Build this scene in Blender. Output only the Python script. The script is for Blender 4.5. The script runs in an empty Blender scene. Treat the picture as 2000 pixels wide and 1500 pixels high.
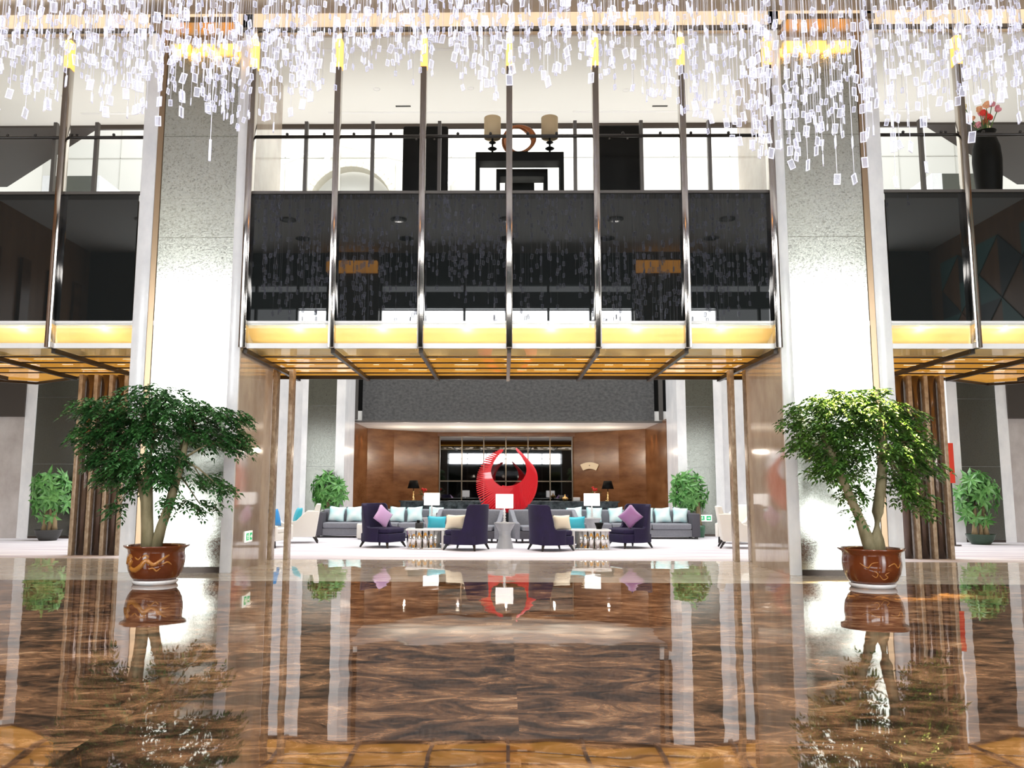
import bpy, bmesh, math, random
from mathutils import Vector, Matrix, Euler
random.seed(7)
R = math.radians
sc = bpy.context.scene
COL = sc.collection
V = Vector

# ------------------------------------------------------------------ materials
def _n(nt, t, **kw):
    n = nt.nodes.new(t)
    for k, v in kw.items():
        setattr(n, k, v)
    return n

def _ramp(nt, stops, interp='LINEAR'):
    n = nt.nodes.new('ShaderNodeValToRGB')
    e = n.color_ramp
    e.interpolation = interp
    while len(e.elements) < len(stops):
        e.elements.new(0.5)
    for el, (p, c) in zip(e.elements, stops):
        el.position = p
        el.color = (*c, 1) if len(c) == 3 else c
    return n

def mat(name, col, rough=0.5, metal=0.0, ior=1.5, coat=0.0, emit=None, estr=0.0, sheen=0.0, trans=0.0,
        var=None, scale=(3, 3, 3), detail=4, bump=0.0, bscale=40, spec=None):
    """principled surface; var = second colour mixed in with object-space noise"""
    m = bpy.data.materials.new(name)
    m.use_nodes = True
    nt = m.node_tree
    b = nt.nodes['Principled BSDF']
    b.inputs['Base Color'].default_value = (*col, 1)
    b.inputs['Roughness'].default_value = rough
    b.inputs['Metallic'].default_value = metal
    b.inputs['IOR'].default_value = ior
    b.inputs['Coat Weight'].default_value = coat
    b.inputs['Sheen Weight'].default_value = sheen
    b.inputs['Transmission Weight'].default_value = trans
    if spec is not None:
        b.inputs['Specular IOR Level'].default_value = spec
    if emit:
        b.inputs['Emission Color'].default_value = (*emit, 1)
        b.inputs['Emission Strength'].default_value = estr
    if var or bump:
        tc = _n(nt, 'ShaderNodeTexCoord')
    if var:
        mp = _n(nt, 'ShaderNodeMapping')
        mp.inputs['Scale'].default_value = scale
        nz = _n(nt, 'ShaderNodeTexNoise')
        nz.inputs['Scale'].default_value = 1
        nz.inputs['Detail'].default_value = detail
        nz.inputs['Roughness'].default_value = 0.6
        rp = _ramp(nt, [(0.35, col), (0.68, var)])
        nt.links.new(tc.outputs['Object'], mp.inputs['Vector'])
        nt.links.new(mp.outputs['Vector'], nz.inputs['Vector'])
        nt.links.new(nz.outputs['Fac'], rp.inputs['Fac'])
        nt.links.new(rp.outputs['Color'], b.inputs['Base Color'])
    if bump:
        nz = _n(nt, 'ShaderNodeTexNoise')
        nz.inputs['Scale'].default_value = bscale
        nz.inputs['Detail'].default_value = 3
        bp = _n(nt, 'ShaderNodeBump')
        bp.inputs['Strength'].default_value = bump
        bp.inputs['Distance'].default_value = 0.01
        nt.links.new(tc.outputs['Object'], nz.inputs['Vector'])
        nt.links.new(nz.outputs['Fac'], bp.inputs['Height'])
        nt.links.new(bp.outputs['Normal'], b.inputs['Normal'])
    return m

def floor_mat(name, stops, tile, ior, rough, scale, wob, seam=0.004):
    """polished stone slabs: every slab takes its own cut of the veining; the polish undulates slightly"""
    m = bpy.data.materials.new(name)
    m.use_nodes = True
    nt = m.node_tree
    L = nt.links.new
    b = nt.nodes['Principled BSDF']
    b.inputs['Roughness'].default_value = rough
    b.inputs['IOR'].default_value = ior
    tc = _n(nt, 'ShaderNodeTexCoord')
    sn = _n(nt, 'ShaderNodeVectorMath', operation='SNAP')
    sn.inputs[1].default_value = (tile, tile, 1000)
    L(tc.outputs['Object'], sn.inputs[0])
    wn = _n(nt, 'ShaderNodeTexWhiteNoise', noise_dimensions='3D')
    L(sn.outputs['Vector'], wn.inputs['Vector'])
    off = _n(nt, 'ShaderNodeVectorMath', operation='SCALE')
    off.inputs['Scale'].default_value = 9
    L(wn.outputs['Color'], off.inputs[0])
    ad = _n(nt, 'ShaderNodeVectorMath', operation='ADD')
    L(tc.outputs['Object'], ad.inputs[0])
    L(off.outputs['Vector'], ad.inputs[1])
    mp = _n(nt, 'ShaderNodeMapping')
    mp.inputs['Scale'].default_value = scale
    mp.inputs['Rotation'].default_value = (0, 0, 0.25)
    L(ad.outputs['Vector'], mp.inputs['Vector'])
    nz = _n(nt, 'ShaderNodeTexNoise')
    nz.inputs['Scale'].default_value = 1.0
    nz.inputs['Detail'].default_value = 12
    nz.inputs['Roughness'].default_value = 0.72
    nz.inputs['Distortion'].default_value = 1.5
    L(mp.outputs['Vector'], nz.inputs['Vector'])
    rp = _ramp(nt, stops)
    lo = _n(nt, 'ShaderNodeTexNoise')
    lo.inputs['Scale'].default_value = 0.55
    lo.inputs['Detail'].default_value = 3
    L(mp.outputs['Vector'], lo.inputs['Vector'])
    ml = _n(nt, 'ShaderNodeMath', operation='MULTIPLY_ADD')
    ml.inputs[1].default_value = 0.4
    ml.inputs[2].default_value = -0.2
    L(lo.outputs['Fac'], ml.inputs[0])
    sm = _n(nt, 'ShaderNodeMath', operation='ADD')
    L(nz.outputs['Fac'], sm.inputs[0])
    L(ml.outputs['Value'], sm.inputs[1])
    L(sm.outputs['Value'], rp.inputs['Fac'])
    L(rp.outputs['Color'], b.inputs['Base Color'])
    w = _n(nt, 'ShaderNodeTexNoise')
    w.inputs['Scale'].default_value = 1.3
    w.inputs['Detail'].default_value = 1.5
    L(tc.outputs['Object'], w.inputs['Vector'])
    bp = _n(nt, 'ShaderNodeBump')
    bp.inputs['Strength'].default_value = 1.0
    bp.inputs['Distance'].default_value = wob
    L(w.outputs['Fac'], bp.inputs['Height'])
    L(bp.outputs['Normal'], b.inputs['Normal'])
    return m

def speckle_mat(name, k=1.0):
    """pale embossed metallic wall panel with a crackle of dark specks"""
    m = bpy.data.materials.new(name)
    m.use_nodes = True
    nt = m.node_tree
    L = nt.links.new
    b = nt.nodes['Principled BSDF']
    b.inputs['Metallic'].default_value = 0.93
    tc = _n(nt, 'ShaderNodeTexCoord')
    mp = _n(nt, 'ShaderNodeMapping')
    mp.inputs['Scale'].default_value = (38, 38, 46)
    L(tc.outputs['Object'], mp.inputs['Vector'])
    nz = _n(nt, 'ShaderNodeTexNoise')
    nz.inputs['Scale'].default_value = 1
    nz.inputs['Detail'].default_value = 6
    nz.inputs['Roughness'].default_value = 0.7
    L(mp.outputs['Vector'], nz.inputs['Vector'])
    kk = lambda c: tuple(x * k for x in c)
    rp = _ramp(nt, [(0.34, kk((0.32, 0.32, 0.28))), (0.47, kk((0.64, 0.66, 0.585))), (1.0, kk((0.74, 0.755, 0.69)))])
    L(nz.outputs['Fac'], rp.inputs['Fac'])
    L(rp.outputs['Color'], b.inputs['Base Color'])
    rr = _ramp(nt, [(0.4, (0.12,) * 3), (0.6, (0.26,) * 3)])
    L(nz.outputs['Fac'], rr.inputs['Fac'])
    L(rr.outputs['Color'], b.inputs['Roughness'])
    bp = _n(nt, 'ShaderNodeBump')
    bp.inputs['Strength'].default_value = 0.3
    bp.inputs['Distance'].default_value = 0.003
    L(nz.outputs['Fac'], bp.inputs['Height'])
    L(bp.outputs['Normal'], b.inputs['Normal'])
    return m

def see_through(name, tint, clear, rough=0.02, body=(0.9, 0.9, 1.0), glow=0.0):
    """thin clear plate: part transparent, part glossy/white body"""
    m = bpy.data.materials.new(name)
    m.use_nodes = True
    nt = m.node_tree
    L = nt.links.new
    out = nt.nodes['Material Output']
    b = nt.nodes['Principled BSDF']
    b.inputs['Base Color'].default_value = (*body, 1)
    b.inputs['Roughness'].default_value = rough
    if glow:
        b.inputs['Emission Color'].default_value = (*body, 1)
        b.inputs['Emission Strength'].default_value = glow
    t = _n(nt, 'ShaderNodeBsdfTransparent')
    t.inputs['Color'].default_value = (*tint, 1)
    mx = _n(nt, 'ShaderNodeMixShader')
    mx.inputs['Fac'].default_value = clear
    L(b.outputs['BSDF'], mx.inputs[1])
    L(t.outputs['BSDF'], mx.inputs[2])
    L(mx.outputs['Shader'], out.inputs['Surface'])
    return m

def glass_mat(name, tint, ior=1.45):
    m = bpy.data.materials.new(name)
    m.use_nodes = True
    nt = m.node_tree
    L = nt.links.new
    out = nt.nodes['Material Output']
    nt.nodes.remove(nt.nodes['Principled BSDF'])
    t = _n(nt, 'ShaderNodeBsdfTransparent')
    t.inputs['Color'].default_value = (*tint, 1)
    g = _n(nt, 'ShaderNodeBsdfGlossy')
    g.inputs['Roughness'].default_value = 0.01
    f = _n(nt, 'ShaderNodeFresnel')
    f.inputs['IOR'].default_value = ior
    ge = _n(nt, 'ShaderNodeNewGeometry')
    inv = _n(nt, 'ShaderNodeMath', operation='SUBTRACT')
    inv.inputs[0].default_value = 1.0
    L(ge.outputs['Backfacing'], inv.inputs[1])
    mu = _n(nt, 'ShaderNodeMath', operation='MULTIPLY')
    L(f.outputs['Fac'], mu.inputs[0])
    L(inv.outputs['Value'], mu.inputs[1])
    mx = _n(nt, 'ShaderNodeMixShader')
    L(mu.outputs['Value'], mx.inputs['Fac'])
    L(t.outputs['BSDF'], mx.inputs[1])
    L(g.outputs['BSDF'], mx.inputs[2])
    L(mx.outputs['Shader'], out.inputs['Surface'])
    return m

def leaf_mat(name, dark, light, scale=5.0):
    m = mat(name, dark, rough=0.35, var=light, scale=(scale,) * 3, detail=3)
    return m

M = {}
M['marble'] = floor_mat('polished_brown_marble', [(0.32, (0.020, 0.013, 0.010)), (0.43, (0.065, 0.036, 0.022)),
                        (0.52, (0.185, 0.092, 0.047)), (0.62, (0.38, 0.20, 0.098)), (0.74, (0.64, 0.42, 0.24))], 2.4, 2.75, 0.02, (2.2, 3.9, 1), 0.003)
M['cream'] = floor_mat('polished_cream_marble', [(0.30, (0.46, 0.39, 0.30)), (0.5, (0.66, 0.59, 0.48)), (0.7, (0.82, 0.77, 0.68))], 1.2, 2.1, 0.02, (0.6, 2.0, 1), 0.003)
M['carpet'] = mat('pale_striped_carpet', (0.84, 0.83, 0.85), 0.9, var=(0.50, 0.45, 0.53), scale=(0.35, 5.0, 1), detail=5)
M['white_stone'] = mat('white_veined_stone', (0.90, 0.90, 0.90), 0.18, var=(0.74, 0.75, 0.77), scale=(2.2, 2.2, 1.3), detail=8)
M['panel'] = speckle_mat('embossed_metallic_panel')
M['shaded_panel'] = speckle_mat('embossed_metallic_panel_shaded', 0.2)  # same metal as the front panels, darkened for the dim hall they face
M['bronze'] = mat('bronze_strip', (0.42, 0.30, 0.19), 0.28, 0.85)
M['frame_dark'] = mat('dark_window_frame', (0.16, 0.13, 0.10), 0.3, 0.8)
M['dark_bronze'] = mat('dark_bronze', (0.07, 0.055, 0.045), 0.3, 0.6)
M['beige_marble'] = mat('polished_beige_marble', (0.40, 0.32, 0.25), 0.06, ior=1.9, var=(0.62, 0.55, 0.47), scale=(1.2, 1.2, 0.8), detail=8)
M['chrome'] = mat('brushed_chrome', (0.54, 0.50, 0.46), 0.09, 1.0, bump=0.05, bscale=2.5)
M['black_glass'] = mat('black_back_painted_glass', (0.012, 0.014, 0.014), 0.015, ior=1.6)
M['clear_glass'] = glass_mat('clear_glass', (0.96, 0.98, 0.97))
M['gold_panel'] = mat('golden_lacquer_panel', (0.86, 0.58, 0.16), 0.35)
M['gold_mirror'] = mat('golden_lacquer_ceiling', (0.85, 0.60, 0.26), 0.3)
M['amber_ceiling'] = mat('amber_panel_added_glow', (0.80, 0.42, 0.07), 0.05, emit=(1.0, 0.46, 0.06), estr=0.30, var=(0.70, 0.33, 0.05), scale=(0.8, 2, 1))  # emission added to brighten the soffit, no lamp behind it
M['soffit_glass'] = glass_mat('soffit_glass', (0.98, 0.99, 0.97), 1.3)
M['rail_glass'] = glass_mat('thin_rail_glass', (0.99, 1.0, 1.0), 1.12)
M['joint'] = mat('dark_metal_joint', (0.03, 0.022, 0.016), 0.35, 0.5)
M['white_trim'] = mat('white_lacquer_trim', (0.86, 0.86, 0.85), 0.2)
M['ceiling_white'] = mat('white_plaster', (0.80, 0.80, 0.77), 0.8)
M['ceiling_dark'] = mat('taupe_ceiling', (0.36, 0.325, 0.29), 0.6)
M['beige_paint'] = mat('beige_paint', (0.82, 0.66, 0.47), 0.6)
M['dark_soffit'] = mat('dark_brown_soffit', (0.045, 0.035, 0.028), 0.5)
M['wall_white'] = mat('white_render', (0.60, 0.59, 0.55), 0.8)
M['wall_cream'] = mat('cream_wall_panel', (0.52, 0.49, 0.41), 0.7)
M['grey_stone'] = mat('dark_grey_patterned_stone', (0.045, 0.046, 0.047), 0.4, var=(0.105, 0.105, 0.105), scale=(9, 9, 14), detail=4)
M['brown_wood'] = mat('figured_brown_veneer', (0.12, 0.047, 0.017), 0.22, var=(0.24, 0.11, 0.045), scale=(1.1, 1.1, 3.5), detail=8)
M['dark_mirror'] = mat('dark_mirror', (0.20, 0.20, 0.205), 0.02, 1.0)
M['green_marble'] = mat('dark_green_marble', (0.012, 0.02, 0.024), 0.15, var=(0.10, 0.13, 0.14), scale=(6, 6, 6), detail=8)
M['fin_stone'] = mat('brown_travertine', (0.30, 0.22, 0.145), 0.25, var=(0.52, 0.42, 0.30), scale=(14, 14, 9), detail=6)
M['brown_metal'] = mat('polished_brown_metal', (0.17, 0.135, 0.12), 0.16, 0.85)
M['grey_marble'] = mat('polished_grey_marble', (0.42, 0.37, 0.35), 0.08, ior=1.8, var=(0.6, 0.56, 0.54), scale=(1.5, 1.5, 1), detail=8)
M['hall_wood'] = mat('hall_wood_panel', (0.24, 0.11, 0.04), 0.35, var=(0.34, 0.17, 0.07), scale=(3, 3, 0.4))
M['teal'] = mat('teal_facet', (0.10, 0.26, 0.25), 0.4)
M['rust'] = mat('rust_facet', (0.30, 0.13, 0.06), 0.4)
M['slate'] = mat('slate_facet', (0.05, 0.07, 0.08), 0.4)
M['black'] = mat('black_lacquer', (0.004, 0.004, 0.0035), 0.6, spec=0.15)
M['rail'] = mat('dark_rail_metal', (0.035, 0.032, 0.030), 0.35, 0.4)
M['post'] = mat('grey_steel_post', (0.12, 0.11, 0.10), 0.4, 0.5)
M['shade_tan'] = mat('tan_lamp_shade', (0.50, 0.39, 0.24), 0.8)
M['rust_metal'] = mat('copper_brown_metal', (0.26, 0.085, 0.025), 0.35, 0.5)
M['purple'] = mat('purple_velvet', (0.0065, 0.0016, 0.030), 0.8, sheen=0.03, var=(0.010, 0.003, 0.044), scale=(5, 5, 5))
M['dark_wood'] = mat('black_stained_wood', (0.012, 0.009, 0.008), 0.35)
M['lilac'] = mat('lilac_satin', (0.55, 0.33, 0.58), 0.38, sheen=0.4)
M['mauve'] = mat('mauve_satin', (0.30, 0.13, 0.32), 0.38, sheen=0.4)
M['cream_fabric'] = mat('cream_fabric', (0.82, 0.74, 0.58), 0.85, bump=0.15, bscale=60)
M['ivory_fabric'] = mat('ivory_upholstery', (0.78, 0.75, 0.69), 0.85)
M['turquoise'] = mat('turquoise_satin', (0.04, 0.48, 0.62), 0.45)
M['blue'] = mat('bright_blue_satin', (0.02, 0.25, 0.60), 0.45)
M['aqua'] = mat('pale_aqua_fabric', (0.50, 0.82, 0.84), 0.7, var=(0.82, 0.92, 0.92), scale=(3.5, 3.5, 3.5), detail=1)
M['grey_fabric'] = mat('grey_upholstery', (0.20, 0.205, 0.235), 0.85, var=(0.235, 0.24, 0.27), scale=(30, 30, 30))
M['grey_dark_fabric'] = mat('dark_grey_upholstery', (0.075, 0.072, 0.088), 0.85)
M['shade_white'] = mat('lit_white_lamp_shade', (0.9, 0.88, 0.86), 0.8, emit=(1, 0.97, 0.94), estr=0.9)
M['white_ceramic'] = mat('white_glazed_ceramic', (0.85, 0.85, 0.84), 0.12)
M['grey_lacquer'] = mat('grey_lacquer', (0.42, 0.42, 0.43), 0.35)
M['mirror'] = mat('polished_steel', (0.75, 0.74, 0.72), 0.05, 1.0)
M['red'] = mat('glossy_red_lacquer', (0.72, 0.012, 0.022), 0.25, coat=0.6)
M['gold'] = mat('polished_gold', (0.85, 0.58, 0.25), 0.15, 1.0)
M['petal_red'] = mat('red_petals', (0.7, 0.03, 0.02), 0.6)
M['petal_pink'] = mat('pink_petals', (0.80, 0.32, 0.38), 0.6)
M['petal_peach'] = mat('peach_petals', (0.85, 0.42, 0.22), 0.6)
M['petal_cream'] = mat('cream_petals', (0.85, 0.75, 0.45), 0.6)
M['bark'] = mat('greenish_tan_bark', (0.20, 0.17, 0.085), 0.7, var=(0.33, 0.28, 0.16), scale=(9, 9, 3), bump=0.3, bscale=25)
M['bark_pale'] = mat('pale_tan_bark', (0.36, 0.27, 0.15), 0.7, var=(0.26, 0.19, 0.10), scale=(9, 9, 3))
M['leaf_deep'] = leaf_mat('deep_green_leaf', (0.014, 0.062, 0.016), (0.065, 0.20, 0.045))
M['leaf_mid'] = leaf_mat('mid_green_leaf', (0.025, 0.085, 0.014), (0.12, 0.25, 0.035))
M['leaf_money'] = leaf_mat('bright_green_leaf', (0.04, 0.18, 0.03), (0.20, 0.46, 0.13))
M['pot_glaze'] = mat('brown_glazed_pottery', (0.16, 0.038, 0.010), 0.13, coat=0.5, var=(0.12, 0.027, 0.007), scale=(2, 2, 2))
M['ochre'] = mat('ochre_relief_glaze', (0.42, 0.17, 0.030), 0.2, coat=0.4)
M['soil'] = mat('dark_soil', (0.03, 0.02, 0.014), 0.95)
M['pot_green'] = mat('green_glazed_pottery', (0.05, 0.15, 0.085), 0.25)
M['pot_olive'] = mat('dark_green_pottery', (0.030, 0.062, 0.038), 0.35)
M['pot_grey'] = mat('dark_grey_pottery', (0.045, 0.045, 0.043), 0.45)
M['sign_white'] = mat('lit_sign_white', (0.9, 0.92, 0.9), 0.5, emit=(0.9, 1, 0.93), estr=0.5)
M['sign_green'] = mat('lit_sign_green', (0.0, 0.36, 0.12), 0.5, emit=(0.0, 0.6, 0.2), estr=0.5)
M['plaque'] = mat('cream_plaque', (0.80, 0.68, 0.48), 0.5)
M['lamp_glow'] = mat('warm_lamp_glow', (1, 0.9, 0.7), 0.5, emit=(1.0, 0.80, 0.55), estr=6)
M['glint_glow'] = mat('white_joint_glint', (1, 0.95, 0.9), 0.5, emit=(1.0, 0.92, 0.8), estr=3.0)  # white emission for the glints painted along the soffit joints
M['amber_glow'] = mat('amber_lamp_and_reflection', (1, 0.7, 0.3), 0.5, emit=(1.0, 0.48, 0.06), estr=1.15)  # pillar lamps, and the amber reflections painted on the mullions
M['header_glow'] = mat('amber_header_glow', (1, 0.6, 0.2), 0.5, emit=(1.0, 0.42, 0.06), estr=2.6)
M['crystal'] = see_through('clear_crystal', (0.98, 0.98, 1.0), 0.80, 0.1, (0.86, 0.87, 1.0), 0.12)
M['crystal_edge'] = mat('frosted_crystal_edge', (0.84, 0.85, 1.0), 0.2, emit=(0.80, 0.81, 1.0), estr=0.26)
M['wire'] = mat('fine_steel_wire', (0.80, 0.80, 0.86), 0.3, 0.3)
M['slot'] = mat('dark_air_slot', (0.06, 0.06, 0.055), 0.7)
M['red_cloth'] = mat('red_lacquer_panel', (0.75, 0.05, 0.02), 0.5)
M['paving'] = mat('pale_paving', (0.6, 0.6, 0.58), 0.8)
M['door_glass'] = mat('dark_door_glass', (0.02, 0.022, 0.022), 0.03)
M['line_grey'] = mat('grey_shadow_gap', (0.45, 0.44, 0.40), 0.8)

# ------------------------------------------------------------------ mesh builder
class MB:
    def __init__(s):
        s.v, s.f, s.mi, s.ms = [], [], [], []
    def _m(s, m):
        if m is None:
            return 0
        if m not in s.ms:
            s.ms.append(m)
        return s.ms.index(m)
    def add(s, vs, fs, m=None):
        o = len(s.v)
        s.v += [tuple(p) for p in vs]
        k = s._m(m)
        for f in fs:
            s.f.append(tuple(i + o for i in f))
            s.mi.append(k)
        return s
    def box(s, x0, x1, y0, y1, z0, z1, m=None):
        if x0 > x1: x0, x1 = x1, x0
        if y0 > y1: y0, y1 = y1, y0
        vs = [(x, y, z) for z in (z0, z1) for y in (y0, y1) for x in (x0, x1)]
        return s.add(vs, [(0, 2, 3, 1), (4, 5, 7, 6), (0, 1, 5, 4), (2, 6, 7, 3), (0, 4, 6, 2), (1, 3, 7, 5)], m)
    def prism(s, poly, z0, z1, m=None, top=1.0, c=(0, 0)):
        n = len(poly)
        a = sum(poly[i][0] * poly[(i + 1) % n][1] - poly[(i + 1) % n][0] * poly[i][1] for i in range(n))
        if a < 0: poly = poly[::-1]
        vs = [(x, y, z0) for x, y in poly] + [(c[0] + (x - c[0]) * top, c[1] + (y - c[1]) * top, z1) for x, y in poly]
        fs = [tuple(range(n))[::-1], tuple(range(n, 2 * n))] + [(i, (i + 1) % n, n + (i + 1) % n, n + i) for i in range(n)]
        return s.add(vs, fs, m)
    def lathe(s, prof, c=(0, 0, 0), seg=24, m=None, a0=0.0, a1=2 * math.pi):
        full = abs(a1 - a0 - 2 * math.pi) < 1e-6
        k = seg if full else seg + 1
        vs, fs = [], []
        for r, z in prof:
            for i in range(k):
                a = a0 + (a1 - a0) * i / seg
                vs.append((c[0] + r * math.cos(a), c[1] + r * math.sin(a), c[2] + z))
        for j in range(len(prof) - 1):
            for i in range(seg):
                i2 = (i + 1) % k
                fs.append((j * k + i, j * k + i2, (j + 1) * k + i2, (j + 1) * k + i))
        if full:
            if prof[0][0] > 1e-5: fs.append(tuple(range(k))[::-1])
            if prof[-1][0] > 1e-5: fs.append(tuple(range((len(prof) - 1) * k, len(prof) * k)))
        return s.add(vs, fs, m)
    def tube(s, pts, rad, seg=8, m=None, flat=None):
        pts = [V(p) for p in pts]
        n = len(pts)
        rs = rad if isinstance(rad, (list, tuple)) else [rad] * n
        vs, fs = [], []
        up = V((0, 0, 1))
        for i, p in enumerate(pts):
            d = (pts[min(i + 1, n - 1)] - pts[max(i - 1, 0)])
            d = d.normalized() if d.length > 1e-9 else V((0, 0, 1))
            a = d.cross(up)
            if a.length < 0.05: a = d.cross(V((1, 0, 0)))
            a.normalize()
            b = d.cross(a).normalized()
            for k in range(seg):
                t = 2 * math.pi * k / seg
                vs.append(p + a * (math.cos(t) * rs[i]) + b * (math.sin(t) * rs[i]))
        for i in range(n - 1):
            for k in range(seg):
                k2 = (k + 1) % seg
                fs.append((i * seg + k, i * seg + k2, (i + 1) * seg + k2, (i + 1) * seg + k))
        fs.append(tuple(range(seg))[::-1])
        fs.append(tuple(range((n - 1) * seg, n * seg)))
        return s.add(vs, fs, m)
    def bar(s, a, b, w, d, m=None):
        a, b = V(a), V(b)
        t = (b - a).normalized()
        x = t.cross(V((0, 1, 0)))
        if x.length < 0.05: x = V((1, 0, 0))
        x.normalize()
        y = x.cross(t)
        vs = []
        for p in (a, b):
            for i, j in ((-1, -1), (1, -1), (1, 1), (-1, 1)):
                vs.append(p + x * (w / 2 * i) + y * (d / 2 * j))
        return s.add(vs, [(0, 3, 2, 1), (4, 5, 6, 7), (0, 1, 5, 4), (1, 2, 6, 5), (2, 3, 7, 6), (3, 0, 4, 7)], m)
    def ball(s, c, r, m=None, seg=12, ring=8, sz=1.0):
        prof = [(max(1e-6, r * math.sin(math.pi * i / ring)), -r * sz * math.cos(math.pi * i / ring)) for i in range(ring + 1)]
        return s.lathe(prof, c, seg, m)
    def build(s, name, m=None, parent=None, smooth=False, bevel=0.0, seg=2, sub=0, fix=False):
        me = bpy.data.meshes.new(name)
        me.from_pydata(s.v, [], s.f)
        if s.ms:
            for x in s.ms: me.materials.append(M[x] if isinstance(x, str) else x)
            me.polygons.foreach_set('material_index', s.mi)
        elif m is not None:
            me.materials.append(M[m] if isinstance(m, str) else m)
        if fix:
            bm = bmesh.new(); bm.from_mesh(me)
            bmesh.ops.remove_doubles(bm, verts=bm.verts, dist=1e-5)
            bmesh.ops.recalc_face_normals(bm, faces=bm.faces)
            bm.to_mesh(me); bm.free()
        if smooth:
            me.polygons.foreach_set('use_smooth', [True] * len(me.polygons))
        me.update()
        o = bpy.data.objects.new(name, me)
        COL.objects.link(o)
        if parent is not None: o.parent = parent
        if bevel:
            md = o.modifiers.new('bevel', 'BEVEL'); md.width = bevel; md.segments = seg; md.limit_method = 'ANGLE'; md.angle_limit = R(35)
            me.polygons.foreach_set('use_smooth', [True] * len(me.polygons))
        if sub:
            md = o.modifiers.new('sub', 'SUBSURF'); md.levels = sub; md.render_levels = sub
        return o

def tag(o, label, cat, group=None, kind=None):
    o['label'] = label
    o['category'] = cat
    if group: o['group'] = group
    if kind: o['kind'] = kind
    return o
def thing(name, label, cat, loc=(0, 0, 0), rz=0.0, group=None, scale=1.0):
    o = bpy.data.objects.new(name, None)
    COL.objects.link(o)
    o.empty_display_size = 0.2
    o.location = loc
    o.rotation_euler = (0, 0, rz)
    o.scale = (scale,) * 3
    return tag(o, label, cat, group)
def struct(name, loc=(0, 0, 0)):
    o = bpy.data.objects.new(name, None)
    COL.objects.link(o)
    o.location = loc
    o['kind'] = 'structure'
    return o
def S(o):
    o['kind'] = 'structure'
    return o
def dup(root, loc, rz, label, group=None, scale=None):
    r = root.copy(); COL.objects.link(r)
    r.location = loc; r.rotation_euler = (0, 0, rz); r['label'] = label
    if group: r['group'] = group
    if scale: r.scale = (scale,) * 3
    for ch in list(root.children):
        c = ch.copy(); COL.objects.link(c); c.parent = r
        for g in list(ch.children):
            d = g.copy(); COL.objects.link(d); d.parent = c
    return r

# ------------------------------------------------------------------ fixed dimensions (metres)
D = 13.7            # facade plane
ZS = 3.73           # underside of the bridge
ZG = 4.17           # foot of the black glass
ZT = 6.45           # head of the black glass
ZC = 9.46           # bridge ceiling
ZH = 9.78           # hall ceiling
PI0, PI1 = 4.56, 6.42   # pillar faces (inner, outer)
YB = 17.54          # rear edge of the bridge

# ------------------------------------------------------------------ floors
S(MB().box(-16, 16, -3, 12.57, -0.2, 0).build('floor', 'marble'))
S(MB().box(-16, 16, 12.57, 16.3, -0.2, 0).build('floor_border', 'cream'))
S(MB().box(-16, 16, 16.3, 33.5, -0.2, 0).build('floor_lounge', 'carpet'))
S(MB().box(-40, 40, -40, -3, -0.3, -0.1).build('ground_outside', 'paving'))

# ------------------------------------------------------------------ hall shell
S(MB().box(-16, 16, 4.2, D + 0.3, ZH, ZH + 0.2).build('ceiling', 'ceiling_dark'))
S(MB().box(-16, 16, -1.6, 4.2, ZH, ZH + 0.2).build('ceiling_entrance', 'ceiling_white'))
b = MB()
for x in (-11.5, -9.2, -6.9, -3.4, 0, 3.4, 6.9, 9.2, 11.5):
    for y in (0.4, 2.4):
        b.lathe([(0.16, -0.02), (0.26, -0.03), (0.26, 0.0), (0.16, 0.0)], (x, y, ZH), 20)
S(b.build('trim_6', 'chrome'))
S(MB().box(-16, 16, D, D + 0.25, ZC + 0.04, ZH).build('trim_1', 'beige_paint'))
S(MB().box(-16, 16, D - 0.03, D + 0.02, ZC - 0.03, ZC + 0.04).build('trim_2', 'joint'))
wl = S(MB().box(-15.3, -15, -1.4, D, 0, ZH).build('wall_left', 'hall_wood'))
b = MB()
for i in range(9):
    y = -0.6 + i * 1.55
    b.box(-15.0, -14.9, y, y + 0.45, 0.2, 8.4)
b.build('wood_pilaster', 'brown_wood', wl)
wr = S(MB().box(15, 15.3, -1.4, D, 0, ZH).build('wall_right', 'hall_wood'))
b = MB()
for i in range(12):
    for j in range(9):
        y0 = -0.5 + i * 1.1; z0 = 0.3 + j * 0.98
        m = random.choice(['teal', 'slate', 'slate', 'rust', 'teal'])
        if (i + j) % 2:
            t = [(y0, z0), (y0 + 1.1, z0), (y0, z0 + 0.98)]
        else:
            t = [(y0, z0), (y0 + 1.1, z0 + 0.98), (y0, z0 + 0.98)]
        b.add([(14.97, *p) for p in t] + [(15.0, *p) for p in t], [(0, 2, 1), (3, 4, 5), (0, 1, 4, 3), (1, 2, 5, 4), (2, 0, 3, 5)], m)
b.build('facet_panelling', None, wr)
# entrance wall behind the viewer: pillars, spandrels and strips of daylight glazing
rear = struct('wall_rear')
b = MB()
for x0, x1 in ((-6.42, -4.56), (4.56, 6.42), (-15, -13.2), (13.2, 15)):
    b.box(x0, x1, -1.7, -1.25, 0, ZH)
b.build('entrance_pillar', 'dark_bronze', rear)
b = MB()
for z0, z1 in ((3.1, 3.3), (4.1, 7.05), (7.75, 8.35), (8.8, ZH)):
    b.box(-9.4, 9.4, -1.6, -1.4, z0, z1)
b.box(-15, 15, -1.6, -1.4, 8.6, ZH)
b.build('spandrel', 'slate', rear)
b = MB()
for i in range(-10, 11):
    b.box(i * 1.5 - 0.04, i * 1.5 + 0.04, -1.58, -1.42, 0, ZH)
b.box(-15, 15, -1.56, -1.44, 3.66, 3.72)
b.build('glazing_bar', 'rail', rear)
b = MB()
for sx in (-1, 1):
    b.box(sx * 4.6, sx * 6.4, -1.25, -1.0, 9.0, 9.4)
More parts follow.
